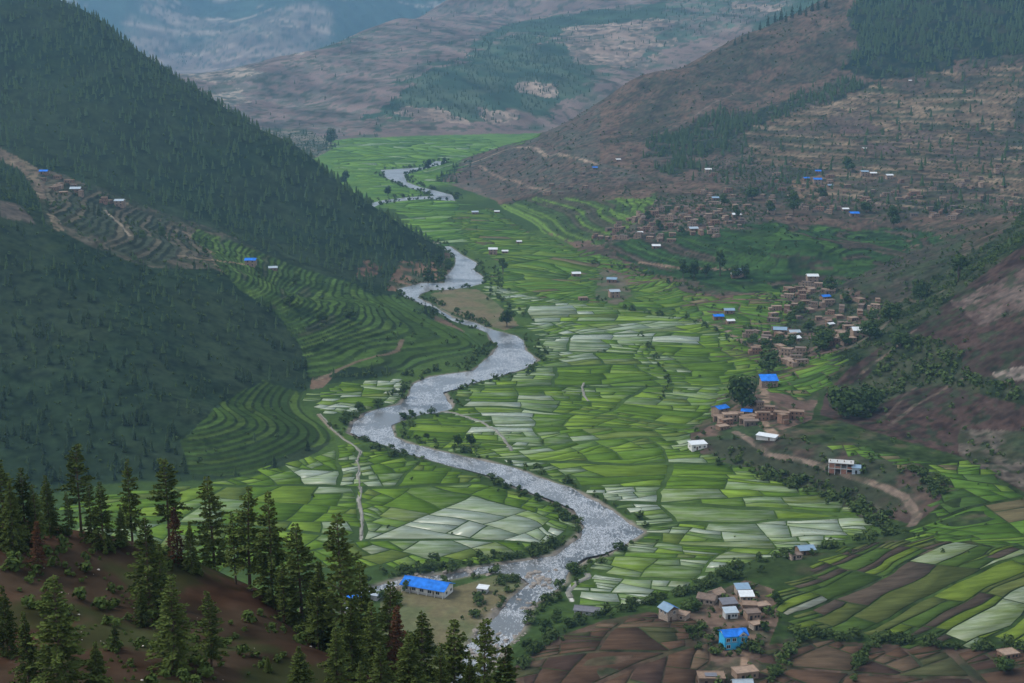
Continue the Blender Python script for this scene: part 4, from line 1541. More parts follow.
# column, top row, base row or None, distance if the foot is out of sight, kind, fullness, label
FG_TREES = [
    (6, 452, 541, None, 0, 1.1, 'full dark pine standing on the left picture edge of the hilltop'),
    (27, 466, 545, None, 2, .9, 'shorter round-topped pine next to the pine at the hilltop edge'),
    (50, 474, 533, None, 4, .8, 'low bushy pine behind the small rust-red dead pine'),
    (81, 443, 535, None, 3, 1.0, 'tall umbrella-topped pine with long bare trunk on the hill crest'),
    (70, 490, 537, None, 1, .8, 'slim young pine at the foot of the umbrella-topped pine'),
    (104, 480, 548, None, 2, 1.0, 'dense broad pine beside the tall umbrella-topped pine'),
    (122, 505, 545, None, 4, .7, 'small bushy pine between the dense broad pine and the airy one'),
    (139, 459, 540, None, 1, .9, 'slender airy pine with pale green branches on the crest'),
    (176, 457, 552, None, 3, .95, 'ragged dark pine with bare lower trunk and heavy top'),
    (150, 513, 612, None, 0, .95, 'mid green pine standing alone in front of the crest row'),
    (178, 505, 566, None, 'd', 1.0, 'half brown dying pine under the ragged dark pine'),
    (39, 519, 572, None, 'd', .9, 'small rust-red dead pine on the bare earth'),
    (218, 473, 568, None, 0, 1.05, 'large full pine at the middle of the crest row'),
    (250, 484, 590, None, 1, 1.0, 'narrow pine beside the large full pine'),
    (272, 490, 603, None, 2, .9, 'stout pine with wide skirts above the earth slope'),
    (236, 510, 584, None, 5, .8, 'thin young pine between the large full pine and the narrow one'),
    (302, 520, 630, None, 0, 1.0, 'tall pine on the edge of the bare earth slope'),
    (344, 508, None, 129, 0, .95, 'tallest pointed pine in front of the green paddies'),
    (322, 560, None, 131, 4, .8, 'low wide pine at the foot of the tallest pointed pine'),
    (62, 574, 700, None, 2, 1.05, 'big yellowish green pine near the bottom corner'),
    (30, 610, 690, None, 4, .7, 'low spreading pine left of the big yellowish green pine'),
    (175, 574, 672, None, 2, .9, 'thick pine on the open slope with a thinner twin beside it'),
    (212, 588, 668, None, 1, 1.0, 'thinner twin pine on the open slope above bare earth'),
    (142, 588, 625, None, 4, .9, 'small round pine at the foot of the thick slope pine'),
    (116, 622, 652, None, 5, 1.0, 'knee high seedling pine among white stones'),
    (300, 645, 690, None, 4, 1.0, 'squat bushy pine low on the bare earth slope'),
    (268, 655, 672, None, 4, 1.0, 'tiny round shrub-like pine on the brown slope'),
    (372, 600, None, 121, 2, 1.0, 'broad pine below the blue tarpaulin shed'),
    (389, 578, None, 128, 0, 1.0, 'pointed pine whose tip stands before the school wall'),
    (352, 600, None, 116, 4, .9, 'thick pine behind the bare earth slope edge'),
    (336, 625, None, 110, 2, .8, 'short dense pine at the bottom of the brown slope'),
    (396, 606, None, 121, 'd', 1.0, 'rusty brown pine top among the green ones under the school'),
    (421, 607, None, 118, 0, 1.0, 'full pine with tip below the school meadow'),
    (408, 632, None, 110, 4, 1.0, 'wide yellowish pine at the bottom edge below the school meadow'),
    (380, 640, None, 106, 2, .9, 'wide dark pine at the bottom edge left of the yellowish one'),
    (440, 640, None, 112, 1, .9, 'narrow pine between the school meadow pine and the river pine'),
    (455, 618, None, 126, 2, .9, 'shaded dark pine against the river shingle'),
    (484, 616, None, 112, 3, .75, 'open-branched pine silhouetted against the white rapids'),
    (504, 640, None, 118, 5, 1.2, 'last pine toward the river at the end of the row'),
    (470, 655, None, 108, 4, .8, 'bushy low pine under the open-branched river pine'),
    (8, 585, 655, None, 4, .8, 'dark bushy pine on the left edge below the dead red one'),
    (92, 478, 542, None, 0, .8, 'pine squeezed between umbrella-topped and dense broad pines'),
    (38, 482, 548, None, 5, 1.1, 'shaggy pine left of the small rust-red dead pine'),
    (14, 480, 552, None, 4, .8, 'low thick pine filling the gap at the left crest'),
    (192, 520, 572, None, 4, .7, 'young bushy pine between half brown and large full pines'),
    (162, 540, 606, None, 2, .8, 'dark pine close behind the solitary mid green one'),
    (98, 640, 698, None, 4, .8, 'bushy pine at the bottom edge beside the big yellowish one'),
    (285, 560, 622, None, 5, .9, 'thin pine left of the tall slope-edge pine'),
    (318, 590, None, 128, 1, .8, 'pine between the tall slope-edge pine and the tallest one'),
    (362, 560, None, 133, 2, .7, 'dark pine right of the tallest pine against the river'),
    (360, 660, None, 102, 1, .8, 'young pine at the bottom edge in front of the dark ones'),
]
bpx, bpy_ = [], []
n_fg = 0
for px, top, base, D, kind, full, label in FG_TREES:
    if base is not None:
        x, y, z = ground_at(px, base)
        x, y, z = float(x[0]), float(y[0]), float(z[0])
        if y > 200:                                 # the foot lies just behind the crest
            base, D = None, 149
    if base is None:
        x, y, _ = at_depth(px, 650, D)
        x, y = float(x), float(y)
        z = float(terrain(np.array([x]), np.array([y]))[0])
    _, _, zt = at_depth(px, top, y)
    h = float(zt) - z
    h = min(max(h, 1.0), 18.0)
    tm, cm = DEAD if kind == 'd' else PINES[kind]
    s = h / 12.0
    wdt = s * full * (1.22 if h > 6 else 1.35) * (0.88 + 0.24 * random.random())
    o = thing('dead_pine_tree' if kind == 'd' else 'pine_tree', label, 'pine tree', (x, y, z - 0.15), random.random() * 6.28, (wdt, wdt, s), 'pines on the near hilltop')
    link('trunk', tm, o)
    link('crown', cm, o)
    n_fg += 1
    # keep paths of the small undergrowth off the trunks: nothing else to do here

# ------------------------------------------------------------------ forest on the slopes: the largest one by one, the rest as one wood
MIDP = [mid_conifer(k + 40).mesh('slope_conifer', M_MIDP) for k in range(4)]
px_, py_ = project(tx, ty, tz)
size = np.where(tvis, tsc / np.maximum(ty, 1), 0)
NIND = 280 - n_fg
sel = np.argsort(-size)[:NIND]
left = np.ones(NTREE, bool)
left[sel] = False
g_ = np.random.default_rng(10)
for i in sel:
    on_spur = ty[i] < 1090 and px_[i] < 330
    lab = 'dark conifer in the wood on the shaded spur west of the river' if on_spur else 'dark conifer in the wood on a slope away from the near spur'
    o = link('conifer_tree', MIDP[g_.integers(0, 4)], loc=(tx[i], ty[i], tz[i] - 0.2), label=lab, category='conifer',
             group='conifers of the spur wood' if on_spur else 'conifers of the upper slopes')
    o.rotation_euler = (0, 0, g_.random() * 6.28)
    s = tsc[i] * 0.95
    o.scale = (s * (0.9 + 0.3 * g_.random()), s * (0.9 + 0.3 * g_.random()), s)
NL = int(left.sum())
typ = g_.integers(0, 5, NL)
rnd = g_.random(NL) < np.where(ty[left] < 1100, 0.6, 0.22)
typ = np.where(rnd, g_.integers(5, 8, NL), typ)
FB = []
for k in range(3):
    g = leafy(140 + k, 3.6, 2.0, 0.1, 20, 1.1, 4, limbs=0)[1]
    g.m = [2] * len(g.m)
    FB.append(g)
merged('forest', [far_conifer(k + 3, 9.5, 1.7 + 0.25 * k) for k in range(5)] + FB, [M_NEEDLE_FAR, M_BARK, M_LEAF2], tx[left], ty[left], tz[left] - 0.3, tsc[left] * 1.05, g_.random(NL) * 6.28,
       typ, kind='stuff', label='conifer wood covering the valley slopes', category='forest')
RIDGE = [(768, 24, 12), (775, 20, 12), (781, 18, 14), (786, 20, 12), (792, 16, 15), (800, 13, 14), (806, 14, 11), (812, 9, 13), (818, 8, 14), (742, 40, 9), (735, 43, 10), (720, 52, 7), (748, 37, 8), (760, 28, 10), (826, 6, 14)]
a = np.array(RIDGE, float)
X, Y, Z = ground_at(a[:, 0], a[:, 1] + 2.5)
for (px, py, hp), x, y, z in zip(RIDGE, X, Y, Z):
    if y > 3000:
        x, y, _ = at_depth(px, py, 2480)
        x, y = float(x), float(y)
        z = float(terrain(np.array([x]), np.array([y]))[0])
    o = link('conifer_tree', MIDP[g_.integers(0, 4)], loc=(x, y, z - 0.5), label='conifer standing out on the skyline of the bare brown ridge', category='conifer', group='conifers on the bare ridge line')
    s = hp * y / F_PX / 11.0
    o.scale = (s, s, s)
LONE = [(97, 25, 10, 'lone conifer with a bare stem on the crest of the forested mountain'), (108, 36, 11, 'broad lone conifer just below the bare-stemmed one on the forested crest'), (167, 72, 9, 'dark conifer on the forested crest above the hazy valley')]
for px, py, hp, lab in LONE:
    x, y, z = ground_at(px - 2, py + 4)
    x, y, z = float(x[0]), float(y[0]), float(z[0])
    o = link('conifer_tree', MIDP[1], loc=(x, y, z - 0.5), label=lab, category='conifer')
    s = (hp + 3) * y / F_PX / 11.0
    o.scale = (s * 1.2, s * 1.2, s)
NIND_USED = NIND + len(RIDGE) + len(LONE)

# ------------------------------------------------------------------ broad-leaved trees one by one: column, foot row, height px, width px, kind, label
BT = []
for k, (h, rx, th, n, lf, lobes) in enumerate([(10, 4.0, 2.0, 620, .62, 9), (10, 2.6, 1.6, 520, .55, 8), (10, 5.5, 1.4, 800, .7, 12), (10, 1.6, 1.2, 420, .5, 8)]):
    tr, cw = leafy(60 + k, h, rx, th, n, lf, lobes)
    BT.append((tr.mesh('tree_trunk', [M_BARK]), cw.mesh('tree_crown', [M_LEAF]), rx))
TREES = [
    (683, 278, 20, 14, 0, 'dark tree at the west end of the valley grove'), (694, 279, 18, 13, 0, 'round tree in the valley grove beside its poplar'),
    (706, 277, 14, 12, 0, 'low tree in the middle of the valley grove'), (720, 276, 30, 13, 1, 'tall poplar rising from the valley grove'),
    (735, 278, 14, 12, 0, 'small tree under the poplar, next to a pale green roof'), (745, 278, 15, 12, 0, 'round tree at the east end of the valley grove'),
    (503, 274, 19, 11, 1, 'single upright tree on the east river bank near white sheds'), (507, 327, 20, 19, 0, 'lone round tree beside the river meadow'),
    (331, 146, 18, 13, 0, 'dark tree on the far left edge of the upper valley'), (345, 186, 16, 12, 0, 'dark tree among bright fields above the wooded nose'),
    (388, 196, 10, 9, 0, 'small tree between the upper river loops'), (428, 171, 12, 9, 0, 'tree on the spit in the upper river'),
    (444, 166, 9, 7, 0, 'little tree at the upper river beside the brown nose'), (742, 411, 36, 34, 2, 'huge dark spreading tree between the blue-roofed houses'),
    (768, 374, 26, 26, 0, 'big tree behind the long blue roof'), (790, 348, 14, 16, 0, 'tree below the packed valley village'),
    (822, 350, 22, 28, 2, 'wide dark tree in the middle of the packed valley village'), (404, 397, 16, 11, 1, 'tree at the tip of the west bank bend'),
    (458, 447, 14, 12, 0, 'tree on the river peninsula, west of its pair'), (471, 447, 15, 13, 0, 'tree on the river peninsula, east of its pair'),
    (893, 229, 24, 15, 0, 'large tree beside the brown plot above the dark terraces'), (958, 282, 32, 19, 1, 'tall tree in the ravine under the brown ridge'),
    (830, 292, 16, 16, 0, 'tree on the low ridge above the packed village'), (648, 221, 11, 9, 0, 'round tree west of the large upper village'),
    (659, 230, 11, 10, 0, 'round tree at the front of the large upper village'), (682, 235, 9, 8, 0, 'tree among roofs of the large upper village'),
    (736, 222, 20, 9, 1, 'tree column east of the large upper village'), (770, 214, 14, 12, 0, 'tree by the house with a pale teal roof'),
    (793, 214, 24, 14, 0, 'leafy tree west of the blue-roofed hillside hamlet'), (848, 172, 16, 15, 0, 'dark tree above the blue-roofed hillside hamlet'),
    (822, 199, 12, 13, 0, 'tree below the blue-roofed hillside hamlet'), (866, 213, 12, 14, 0, 'tree beside the lone blue roof below the track'),
    (845, 418, 32, 46, 2, 'dark thicket-like tree at the foot of the near brown spur'), (870, 412, 24, 30, 2, 'second dark thicket-like tree at the spur foot, uphill'),
    (693, 612, 14, 16, 0, 'round tree beside the stone house with pale blue roof'), (776, 604, 14, 14, 0, 'tree at the east side of the near hamlet'),
    (764, 632, 12, 11, 0, 'tree behind the bright blue house'), (719, 640, 15, 14, 0, 'leafy tree west of the bright blue house'),
    (1004, 672, 16, 24, 2, 'spreading tree beside the ruin at the right edge'), (574, 574, 12, 20, 2, 'dense clump-like tree where the river turns'),
    (556, 622, 14, 14, 0, 'tree on the bank beside the dark-roofed shed'), (545, 634, 16, 18, 0, 'tree on the shingle bank below the dark-roofed shed'),
    (528, 652, 16, 18, 0, 'tree on the lower shingle bank by the ploughed field'), (574, 522, 9, 9, 0, 'bush-like tree at the outer corner of the paddies where the river swings back'),
    (537, 500, 8, 9, 0, 'small riverside tree on the left bank, upstream one'), (557, 511, 10, 12, 0, 'small riverside tree on the left bank, downstream one'),
    (404, 420, 9, 12, 0, 'clump tree at the inner bend tip'), (412, 417, 9, 10, 0, 'second clump tree at the inner bend tip'),
    (345, 424, 14, 15, 0, 'dark tree at the outer bend of the river'), (360, 413, 12, 14, 0, 'dark tree upstream of the outer bend'),
    (378, 408, 10, 14, 0, 'rounded tree on the bank above the outer bend'), (920, 300, 20, 22, 2, 'broad tree high in the ravine'), (890, 322, 20, 26, 2, 'broad tree low in the ravine'),
    (870, 340, 20, 26, 2, 'broad tree at the ravine mouth above the white roof'), (900, 348, 16, 22, 2, 'broad tree on the ravine side facing the spur'),
    (428, 285, 18, 14, 0, 'dark tree on the wooded nose at the river bend'), (440, 268, 16, 12, 0, 'dark tree at the tip of the wooded nose'), (448, 272, 14, 10, 0, 'last tree of the wooded nose by the water'),
    (296, 284, 12, 12, 0, 'tree above the stepped fields west of the river'), (290, 306, 12, 16, 0, 'tree within the stepped fields west of the river'), (322, 322, 11, 16, 2, 'bushy tree lower in the stepped fields'),
    (350, 318, 10, 18, 2, 'bushy tree in the middle of the stepped fields'), (258, 274, 9, 8, 0, 'tree beside the blue-roofed house on the west slope'),
    (800, 312, 11, 13, 0, 'tree at the west edge of the packed village by bright plots'), (808, 332, 12, 15, 0, 'tree among roofs west of the white corner roof'), (790, 322, 11, 14, 0, 'tree by the white slanting roof'),
    (845, 346, 14, 16, 0, 'tree below the long bright white roof'), (846, 303, 10, 13, 0, 'tree in the upper rows of the packed village'), (872, 322, 14, 16, 0, 'tree at the east rim of the packed village'),
    (765, 352, 14, 16, 0, 'tree between the packed village and the big tree'), (778, 346, 12, 15, 0, 'tree near the grey sheet roof'), (752, 345, 11, 13, 0, 'tree on the west side of the track below the village'),
    (700, 226, 9, 9, 0, 'tree on the east flank of the large upper village'), (668, 214, 8, 8, 0, 'tree at the back of the large upper village'), (724, 206, 12, 12, 0, 'tree above the tree column'), (752, 200, 13, 18, 2, 'spreading tree above the teal-roofed house'),
    (205, 256, 10, 7, 1, 'slim tree by the track to the blue-roofed west house'), (162, 238, 12, 9, 0, 'tree at the corner of the tan fallow field'), (142, 240, 10, 9, 0, 'tree below the tan fallow field'),
]
a = np.array([(t[0], t[1]) for t in TREES], float)
X, Y, Z = ground_at(a[:, 0], a[:, 1])
TREE_POS = np.c_[X, Y]
for (px, py, hp, wp, k, lab), x, y, z in zip(TREES, X, Y, Z):
    dist = math.sqrt(x * x + y * y + (CAM_Z - z) ** 2)
    h, wd = hp * dist / F_PX, wp * dist / F_PX
    tm, cm, rx = BT[k]
    o = thing('leafy_tree', lab, 'tree', (x, y, z - 0.2), random.random() * 6.28, (wd / 2 / rx, wd / 2 / rx, h / 10), None)
    link('trunk', tm, o)
    link('crown', cm, o)

# ------------------------------------------------------------------ bushes along the river banks
BUSH = []
for k in range(4):
    tr, cw = leafy(80 + k, 3.0, 1.7 + 0.3 * k, 0.25, 170, .42, 6, limbs=2)
    BUSH.append(cw.mesh('bush', [M_LEAF2]))
    BUSH[-1].materials.append(M_BARK)
bx, by, bs = [], [], []
for P in RIVERS:
    for i in range(len(P)):
        A, B = P[i - 1], P[i]
        L = np.hypot(*(B - A))
        n = int(L / 1.9)
        if n < 1:
            continue
        t = rng.random(n)
        q = A + (B - A) * t[:, None]
        nv = np.array([-(B - A)[1], (B - A)[0]]) / (L + 1e-6)
        off = rng.normal(0, 5.0, n)
        q = q + nv * off[:, None]
        bx += list(q[:, 0]); by += list(q[:, 1])
# hedges along the field edges, tracks and scarps (picture lines)
for ln, step, spread in [([(720, 460), (780, 480), (850, 505), (890, 528)], 2.0, 5), ([(745, 575), (700, 585), (660, 600), (620, 612), (575, 622), (545, 645), (520, 668)], 1.7, 3.0),
                         ([(800, 552), (850, 545), (880, 535), (905, 535)], 2.0, 3), ([(935, 500), (940, 490), (925, 475), (900, 468)], 1.6, 4), ([(690, 630), (710, 655), (770, 648)], 2.6, 4),
                         ([(790, 634), (880, 641), (950, 648), (1024, 650)], 1.6, 1.2), ([(870, 645), (862, 660), (852, 683)], 2.0, .8), ([(800, 640), (785, 660), (770, 683)], 2.0, .8),
                         ([(480, 628), (450, 650), (420, 660)], 1.6, 3), ([(470, 600), (500, 612), (520, 598)], 2.0, 2.5), ([(390, 577), (450, 565), (520, 556), (555, 548)], 1.5, 3.0), ([(720, 572), (790, 556)], 2.2, 3.0),
                         ([(430, 300), (470, 318), (500, 330)], 2.5, 2.5), ([(492, 262), (500, 300), (545, 330)], 5, 6), ([(640, 335), (655, 355), (672, 385), (660, 400)], 8, 2),
                         ([(690, 612), (700, 590), (740, 578)], 2.2, 3), ([(600, 300), (640, 312), (700, 322), (745, 345)], 4, 4), ([(590, 262), (640, 272), (700, 292)], 4, 4),
                         ([(418, 244), (436, 262), (444, 280), (404, 292)], 1.6, 3), ([(345, 376), (380, 376), (420, 374), (470, 362), (488, 348)], 2.2, 3.5)]:
    a = np.array(ln, float)
    x, y, z = ground_at(a[:, 0], a[:, 1])
    q = np.c_[x, y]
    for i in range(len(q) - 1):
        L = np.hypot(*(q[i + 1] - q[i]))
        n = int(L / step)
        t = rng.random(n)[:, None]
        c = q[i] + (q[i + 1] - q[i]) * t + rng.normal(0, spread * 0.6, (n, 2))
        bx += list(c[:, 0]); by += list(c[:, 1])
bx, by = np.array(bx), np.array(by)
keep = (river_sd(bx, by) > 0.6) & (fbm(bx, by, 45, 3, 601) > 0.33) & (by > 400)
bx, by = bx[keep], by[keep]
bz = terrain(bx, by)
bsc = 0.55 + 0.95 * rng.random(len(bx)) ** 1.5
bsc *= np.where(by > 1500, 1.3, 1.0)
bv = visible(bx, by, bz, 3.0)
bsize = np.where(bv, bsc / by, 0)
bsel = np.argsort(-bsize)[:290]
bl = np.ones(len(bx), bool)
bl[bsel] = False
for i in bsel:
    rv = river_sd(bx[i:i + 1], by[i:i + 1])[0] < 16
    o = link('riverside_bush' if rv else 'hedge_bush', BUSH[rng.integers(0, 4)], loc=(bx[i], by[i], bz[i] - 0.15),
             label='dark green bush on the bank of the grey river' if rv else 'dark green bush in the scrub between fields',
             category='bush', group='bushes along the river' if rv else 'bushes between the fields')
    o.rotation_euler = (0, 0, rng.random() * 6.28)
    o.scale = (bsc[i] * (0.9 + 0.5 * rng.random()), bsc[i] * (0.9 + 0.5 * rng.random()), bsc[i] * (0.8 + 0.4 * rng.random()))


def bush_small(seed, n=22):
    tr, cw = leafy(seed, 2.4, 1.5, 0.1, n, .8, 4, limbs=0)
    return cw


# scrub over the slopes, plus what is left of the bank bushes
sw = GBUSH * (GY > 430) * (GY < 3000) * (~FGM) * (np.abs(ucols[None, :]) < 0.55).repeat(nr, 0).ravel()
NS = 17000
sx, sy, sz = scatter(sw, NS, 12)
sx = np.r_[sx, bx[bl]]; sy = np.r_[sy, by[bl]]; sz = np.r_[sz, bz[bl]]
g_ = np.random.default_rng(14)
gi = np.clip(np.searchsorted(yr, sy[:NS]) - 1, 0, nr - 1) * nc + np.clip(np.searchsorted(ucols, sx[:NS] / sy[:NS]) - 1, 0, nc - 1)
ss = np.r_[(0.45 + 1.1 * g_.random(NS) ** 2) * np.where(GBUSH[gi] > 2, 1.35, 1.0) * np.where(GBUSH[gi] < 0.03, 0.6, 1.0), bsc[bl] * 1.2]
merged('scrub', [bush_small(90 + k) for k in range(5)], [M_LEAF2], sx, sy, sz - 0.1, ss, g_.random(len(sx)) * 6.28, g_.integers(0, 5, len(sx)),
       kind='stuff', label='low scrub scattered over slopes and banks', category='scrub')
# undergrowth on the near hilltop
uw = (FGM & (GY < 175) & (GY > 80)).astype(float) * sstep(0.45, 0.6, fbm(GX, GY, 14, 3, 621))
ux, uy, uz = scatter(uw, 2600, 15)
merged('undergrowth', [leafy(100 + k, .7, .55, .03, 70, .16, 4, limbs=0)[1] for k in range(4)], [M_LEAF2], ux, uy, uz - 0.05, 0.35 + 1.5 * g_.random(2600) ** 3, g_.random(2600) * 6.28,
       g_.integers(0, 4, 2600), kind='stuff', label='low shrubs on the brown earth of the near hilltop', category='undergrowth')
print('trees', n_fg, len(sel), 'bushes', len(bx), len(bsel))
# ------------------------------------------------------------------ houses
M_MUD = [plain_mat('mud_wall', c, 0.95, 0.1, 0.25, 0.8) for c in ((0.15, 0.10, 0.07), (0.21, 0.15, 0.11), (0.12, 0.09, 0.072), (0.17, 0.10, 0.07))]
M_EARTH = [plain_mat('earth_roof', c, 0.95, 0.1, 0.2, 0.9) for c in ((0.18, 0.125, 0.09), (0.23, 0.165, 0.122), (0.14, 0.105, 0.085))]
M_WHITE = plain_mat('white_plaster', (0.52, 0.51, 0.48), 0.85, 0.2, 0.12, 0.8)
M_GREYW = plain_mat('grey_render', (0.34, 0.34, 0.33), 0.9, 0.2, 0.15, 0.8)
M_STONE = plain_mat('rubble_stone', (0.26, 0.21, 0.17), 0.95, 0.1, 0.4, 2.5)
M_BRICKW = plain_mat('raw_brick', (0.25, 0.12, 0.085), 0.95, 0.1, 0.25, 1.5)
M_PAINT = plain_mat('turquoise_paint', (0.03, 0.30, 0.52), 0.7, 0.3, 0.1, 0.6)
M_BLUE = plain_mat('blue_sheet', (0.014, 0.13, 0.48), 0.7, 0.1, 0.28, 0.5)
M_PBLUE = plain_mat('pale_blue_sheet', (0.16, 0.235, 0.31), 0.65, 0.15, 0.12, 0.6)
M_TIN = plain_mat('weathered_tin', (0.47, 0.49, 0.5), 0.55, 0.3, 0.12, 0.8)
M_DTIN = plain_mat('dark_tin', (0.10, 0.10, 0.115), 0.55, 0.4, 0.2, 0.8)
M_GTIN = plain_mat('grey_blue_tin', (0.26, 0.31, 0.35), 0.5, 0.4, 0.15, 0.8)
M_GLASS = plain_mat('window_glass', (0.02, 0.025, 0.03), 0.15, 0.5, 0.1, 1.0)
M_DARK = plain_mat('dark_opening', (0.018, 0.015, 0.013), 0.9, 0.1, 0.1, 1.0)
M_WOOD = plain_mat('old_wood', (0.11, 0.07, 0.045), 0.9, 0.1, 0.25, 2.0)
M_FRAME = plain_mat('painted_frame', (0.5, 0.5, 0.48), 0.7, 0.3, 0.1, 2.0)


def g_wall(w, d, h, base=1.2):
    g = Geo()
    g.box(-w / 2, w / 2, -d / 2, d / 2, -base, h)
    return g


def g_flatroof(w, d, h, ov=0.22, t=0.26):
    """An earth roof slab with a low rim and a stack of firewood-like parapet corners."""
    g = Geo()
    W_, D_ = w / 2 + ov, d / 2 + ov
    g.box(-W_, W_, -D_, D_, h + 0.004, h + t)
    for x0, x1, y0, y1 in ((-W_, W_, -D_, -D_ + .2), (-W_, W_, D_ - .2, D_), (-W_, -W_ + .2, -D_ + .2, D_ - .2), (W_ - .2, W_, -D_ + .2, D_ - .2)):
        g.box(x0, x1, y0, y1, h + t + 0.003, h + t + 0.14)
    return g


def g_gable(w, d, h, rise=1.3, ov=0.45, t=0.10, cut=0.0):
    """A pitched sheet roof, ridge along x; cut > 0 hips the ends."""
    g = Geo()
    W_, D_ = w / 2 + ov, d / 2 + ov
    rx = W_ - cut
    for s in (-1, 1):
        lo = [(-W_, s * D_, h - 0.12), (W_, s * D_, h - 0.12)]
        hi = [(rx, 0, h + rise), (-rx, 0, h + rise)]
        q = lo + hi if s < 0 else [lo[1], lo[0], hi[1], hi[0]]
        g.face(q)
        g.face([(x, y, z - t) for x, y, z in reversed(q)])
        g.face([lo[0], lo[1], (lo[1][0], lo[1][1], lo[1][2] - t), (lo[0][0], lo[0][1], lo[0][2] - t)][::(1 if s > 0 else -1)])
    for s in (-1, 1):
        if cut > 0:
            g.face([(s * W_, -s * D_, h - 0.12), (s * W_, s * D_, h - 0.12), (s * rx, 0, h + rise)])
        else:
            for e in (-1, 1):
                g.face([(s * W_, e * D_, h - 0.12), (s * rx, 0, h + rise), (s * rx, 0, h + rise - t), (s * W_, e * D_, h - 0.12 - t)])
    g.box(-rx, rx, -0.12, 0.12, h + rise - 0.02, h + rise + 0.06)
    # standing seams of the sheets
    n = max(3, int(w / 1.1))
    for k in range(n + 1):
        x = -W_ + 0.1 + (2 * W_ - 0.2) * k / n
        if cut > 0 and abs(x) > rx:
            continue
        for s in (-1, 1):
            g.face([(x - .04, s * D_, h - 0.10), (x + .04, s * D_, h - 0.10), (x + .04, 0, h + rise + .03), (x - .04, 0, h + rise + .03)][::(1 if s < 0 else -1)])
    return g


def g_gable_wall(w, d, h, rise):
    g = Geo()
    for s in (-1, 1):
        x = s * (w / 2 - 0.01)
        q = [(x, -d / 2, h - .01), (x, d / 2, h - .01), (x, 0, h + rise - 0.16)]
        g.face(q if s > 0 else q[::-1])
    return g


def g_shed(w, d, h, rise=0.7, ov=0.35, t=0.08):
    g = Geo()
    W_, D_ = w / 2 + ov, d / 2 + ov
    a = [(-W_, -D_, h + .03), (W_, -D_, h + .03), (W_, D_, h + rise), (-W_, D_, h + rise)]
    g.face(a)
    b = [(x, y, z - t) for x, y, z in a]
    g.face(b[::-1])
    for i in range(4):
        g.face([a[i], b[i], b[(i + 1) % 4], a[(i + 1) % 4]])
    return g


def g_opening(x, y, z, w, h, axis='y', s=-1, dep=0.10):
    """A slab set into and just proud of a wall face: window or door leaf."""
    g = Geo()
    if axis == 'y':
        y0, y1 = (y - 0.03, y + dep) if s < 0 else (y - dep, y + 0.03)
        g.box(x - w / 2, x + w / 2, y0, y1, z, z + h)
    else:
        x0, x1 = (x - dep, x + 0.03) if s > 0 else (x - 0.03, x + dep)
        g.box(x0, x1, y - w / 2, y + w / 2, z, z + h)
    return g


def g_frame(x, y, z, w, h, axis='y', s=-1, t=0.09):
    g = Geo()
    o = 0.07 * s
    for a0, a1, z0, z1 in ((-w / 2 - t, w / 2 + t, -t, 0), (-w / 2 - t, w / 2 + t, h, h + t), (-w / 2 - t, -w / 2, 0.002, h - .002), (w / 2, w / 2 + t, 0.002, h - .002), (-.03, .03, 0.002, h - .002)):
        if axis == 'y':
            g.box(x + a0, x + a1, min(y, y + o), max(y, y + o), z + z0, z + z1)
        else:
            g.box(min(x, x + o), max(x, x + o), y + a0, y + a1, z + z0, z + z1)
    return g


def window(root, x, y, z, w, h, axis='y', s=-1, framed=True):
    p = link('window', g_opening(x, y, z, w, h, axis, s).mesh('window', [M_GLASS]), root)
    if framed:
        link('frame', g_frame(x, y, z, w, h, axis, s).mesh('frame', [M_FRAME]), p)
    return p


def door(root, x, y, w, h, axis='y', s=-1, mat=None):
    return link('door', g_opening(x, y, 0, w, h, axis, s).mesh('door', [mat or M_WOOD]), root)


# small village houses: seven patterns, copied
def proto(kind, k):
    r = random.Random(500 + 10 * k + (0 if kind == 'flat' else 5))
    w, d, h = 7.5 + 2.5 * r.random(), 5.5 + 1.5 * r.random(), 2.6 + (2.3 if k % 2 else 0.2)
    root = bpy.data.objects.new('village_house', None)
    wall = g_wall(w, d, h, 1.6)
    if kind == 'flat' and k % 2:
        wall.box(-w / 2 - 3.0, -w / 2 - 0.003, -d / 2 + .3, d / 2 - .5, -1.6, h * 0.52)     # a lower wing with its own terrace
    parts = [('wall', wall.mesh('wall', [M_MUD[k % 4]]))]
    if kind == 'flat':
        rf = g_flatroof(w, d, h)
        if k % 2:
            rf.box(-w / 2 - 3.2, -w / 2 - .25, -d / 2 + .1, d / 2 - .3, h * 0.52 + .004, h * 0.52 + .24)
        parts.append(('roof', rf.mesh('roof', [M_EARTH[k % 3]])))
    else:
        m = {'tin': M_TIN, 'blue': M_BLUE, 'pale': M_PBLUE, 'grey': M_GTIN}[kind]
        parts.append(('roof', g_gable(w, d, h, 1.2).mesh('roof', [m])))
        parts.append(('gable', g_gable_wall(w, d, h, 1.2).mesh('gable', [M_MUD[k % 4]])))
    st = 2 if h > 4 else 1
    for f in range(st):
        for j in range(3 if w > 8 else 2):
            x = -w / 2 + w * (j + 0.7) / (3.4 if w > 8 else 2.4)
            if f == 0 and j == 0:
                parts.append(('door', g_opening(x, -d / 2, 0, 1.0, 1.9).mesh('door', [M_DARK])))
            else:
                parts.append(('window', g_opening(x, -d / 2, 0.9 + 2.4 * f, 0.95, 1.0).mesh('window', [M_DARK])))
    return parts


PROTOS = {('flat', k): proto('flat', k) for k in range(6)}
for kd in ('tin', 'blue', 'pale', 'grey'):
    for k in range(2):
        PROTOS[(kd, k)] = proto(kd, k)
HSPOTS = []


def village_house(x, y, z, kind, k, rz, sc, label, group=None, name='village_house'):
    o = thing(name, label, 'house', (x, y, z), rz, sc, group)
    for nm, me in PROTOS[(kind, k)]:
        link(nm, me, o)
    HSPOTS.append((x, y))
    return o


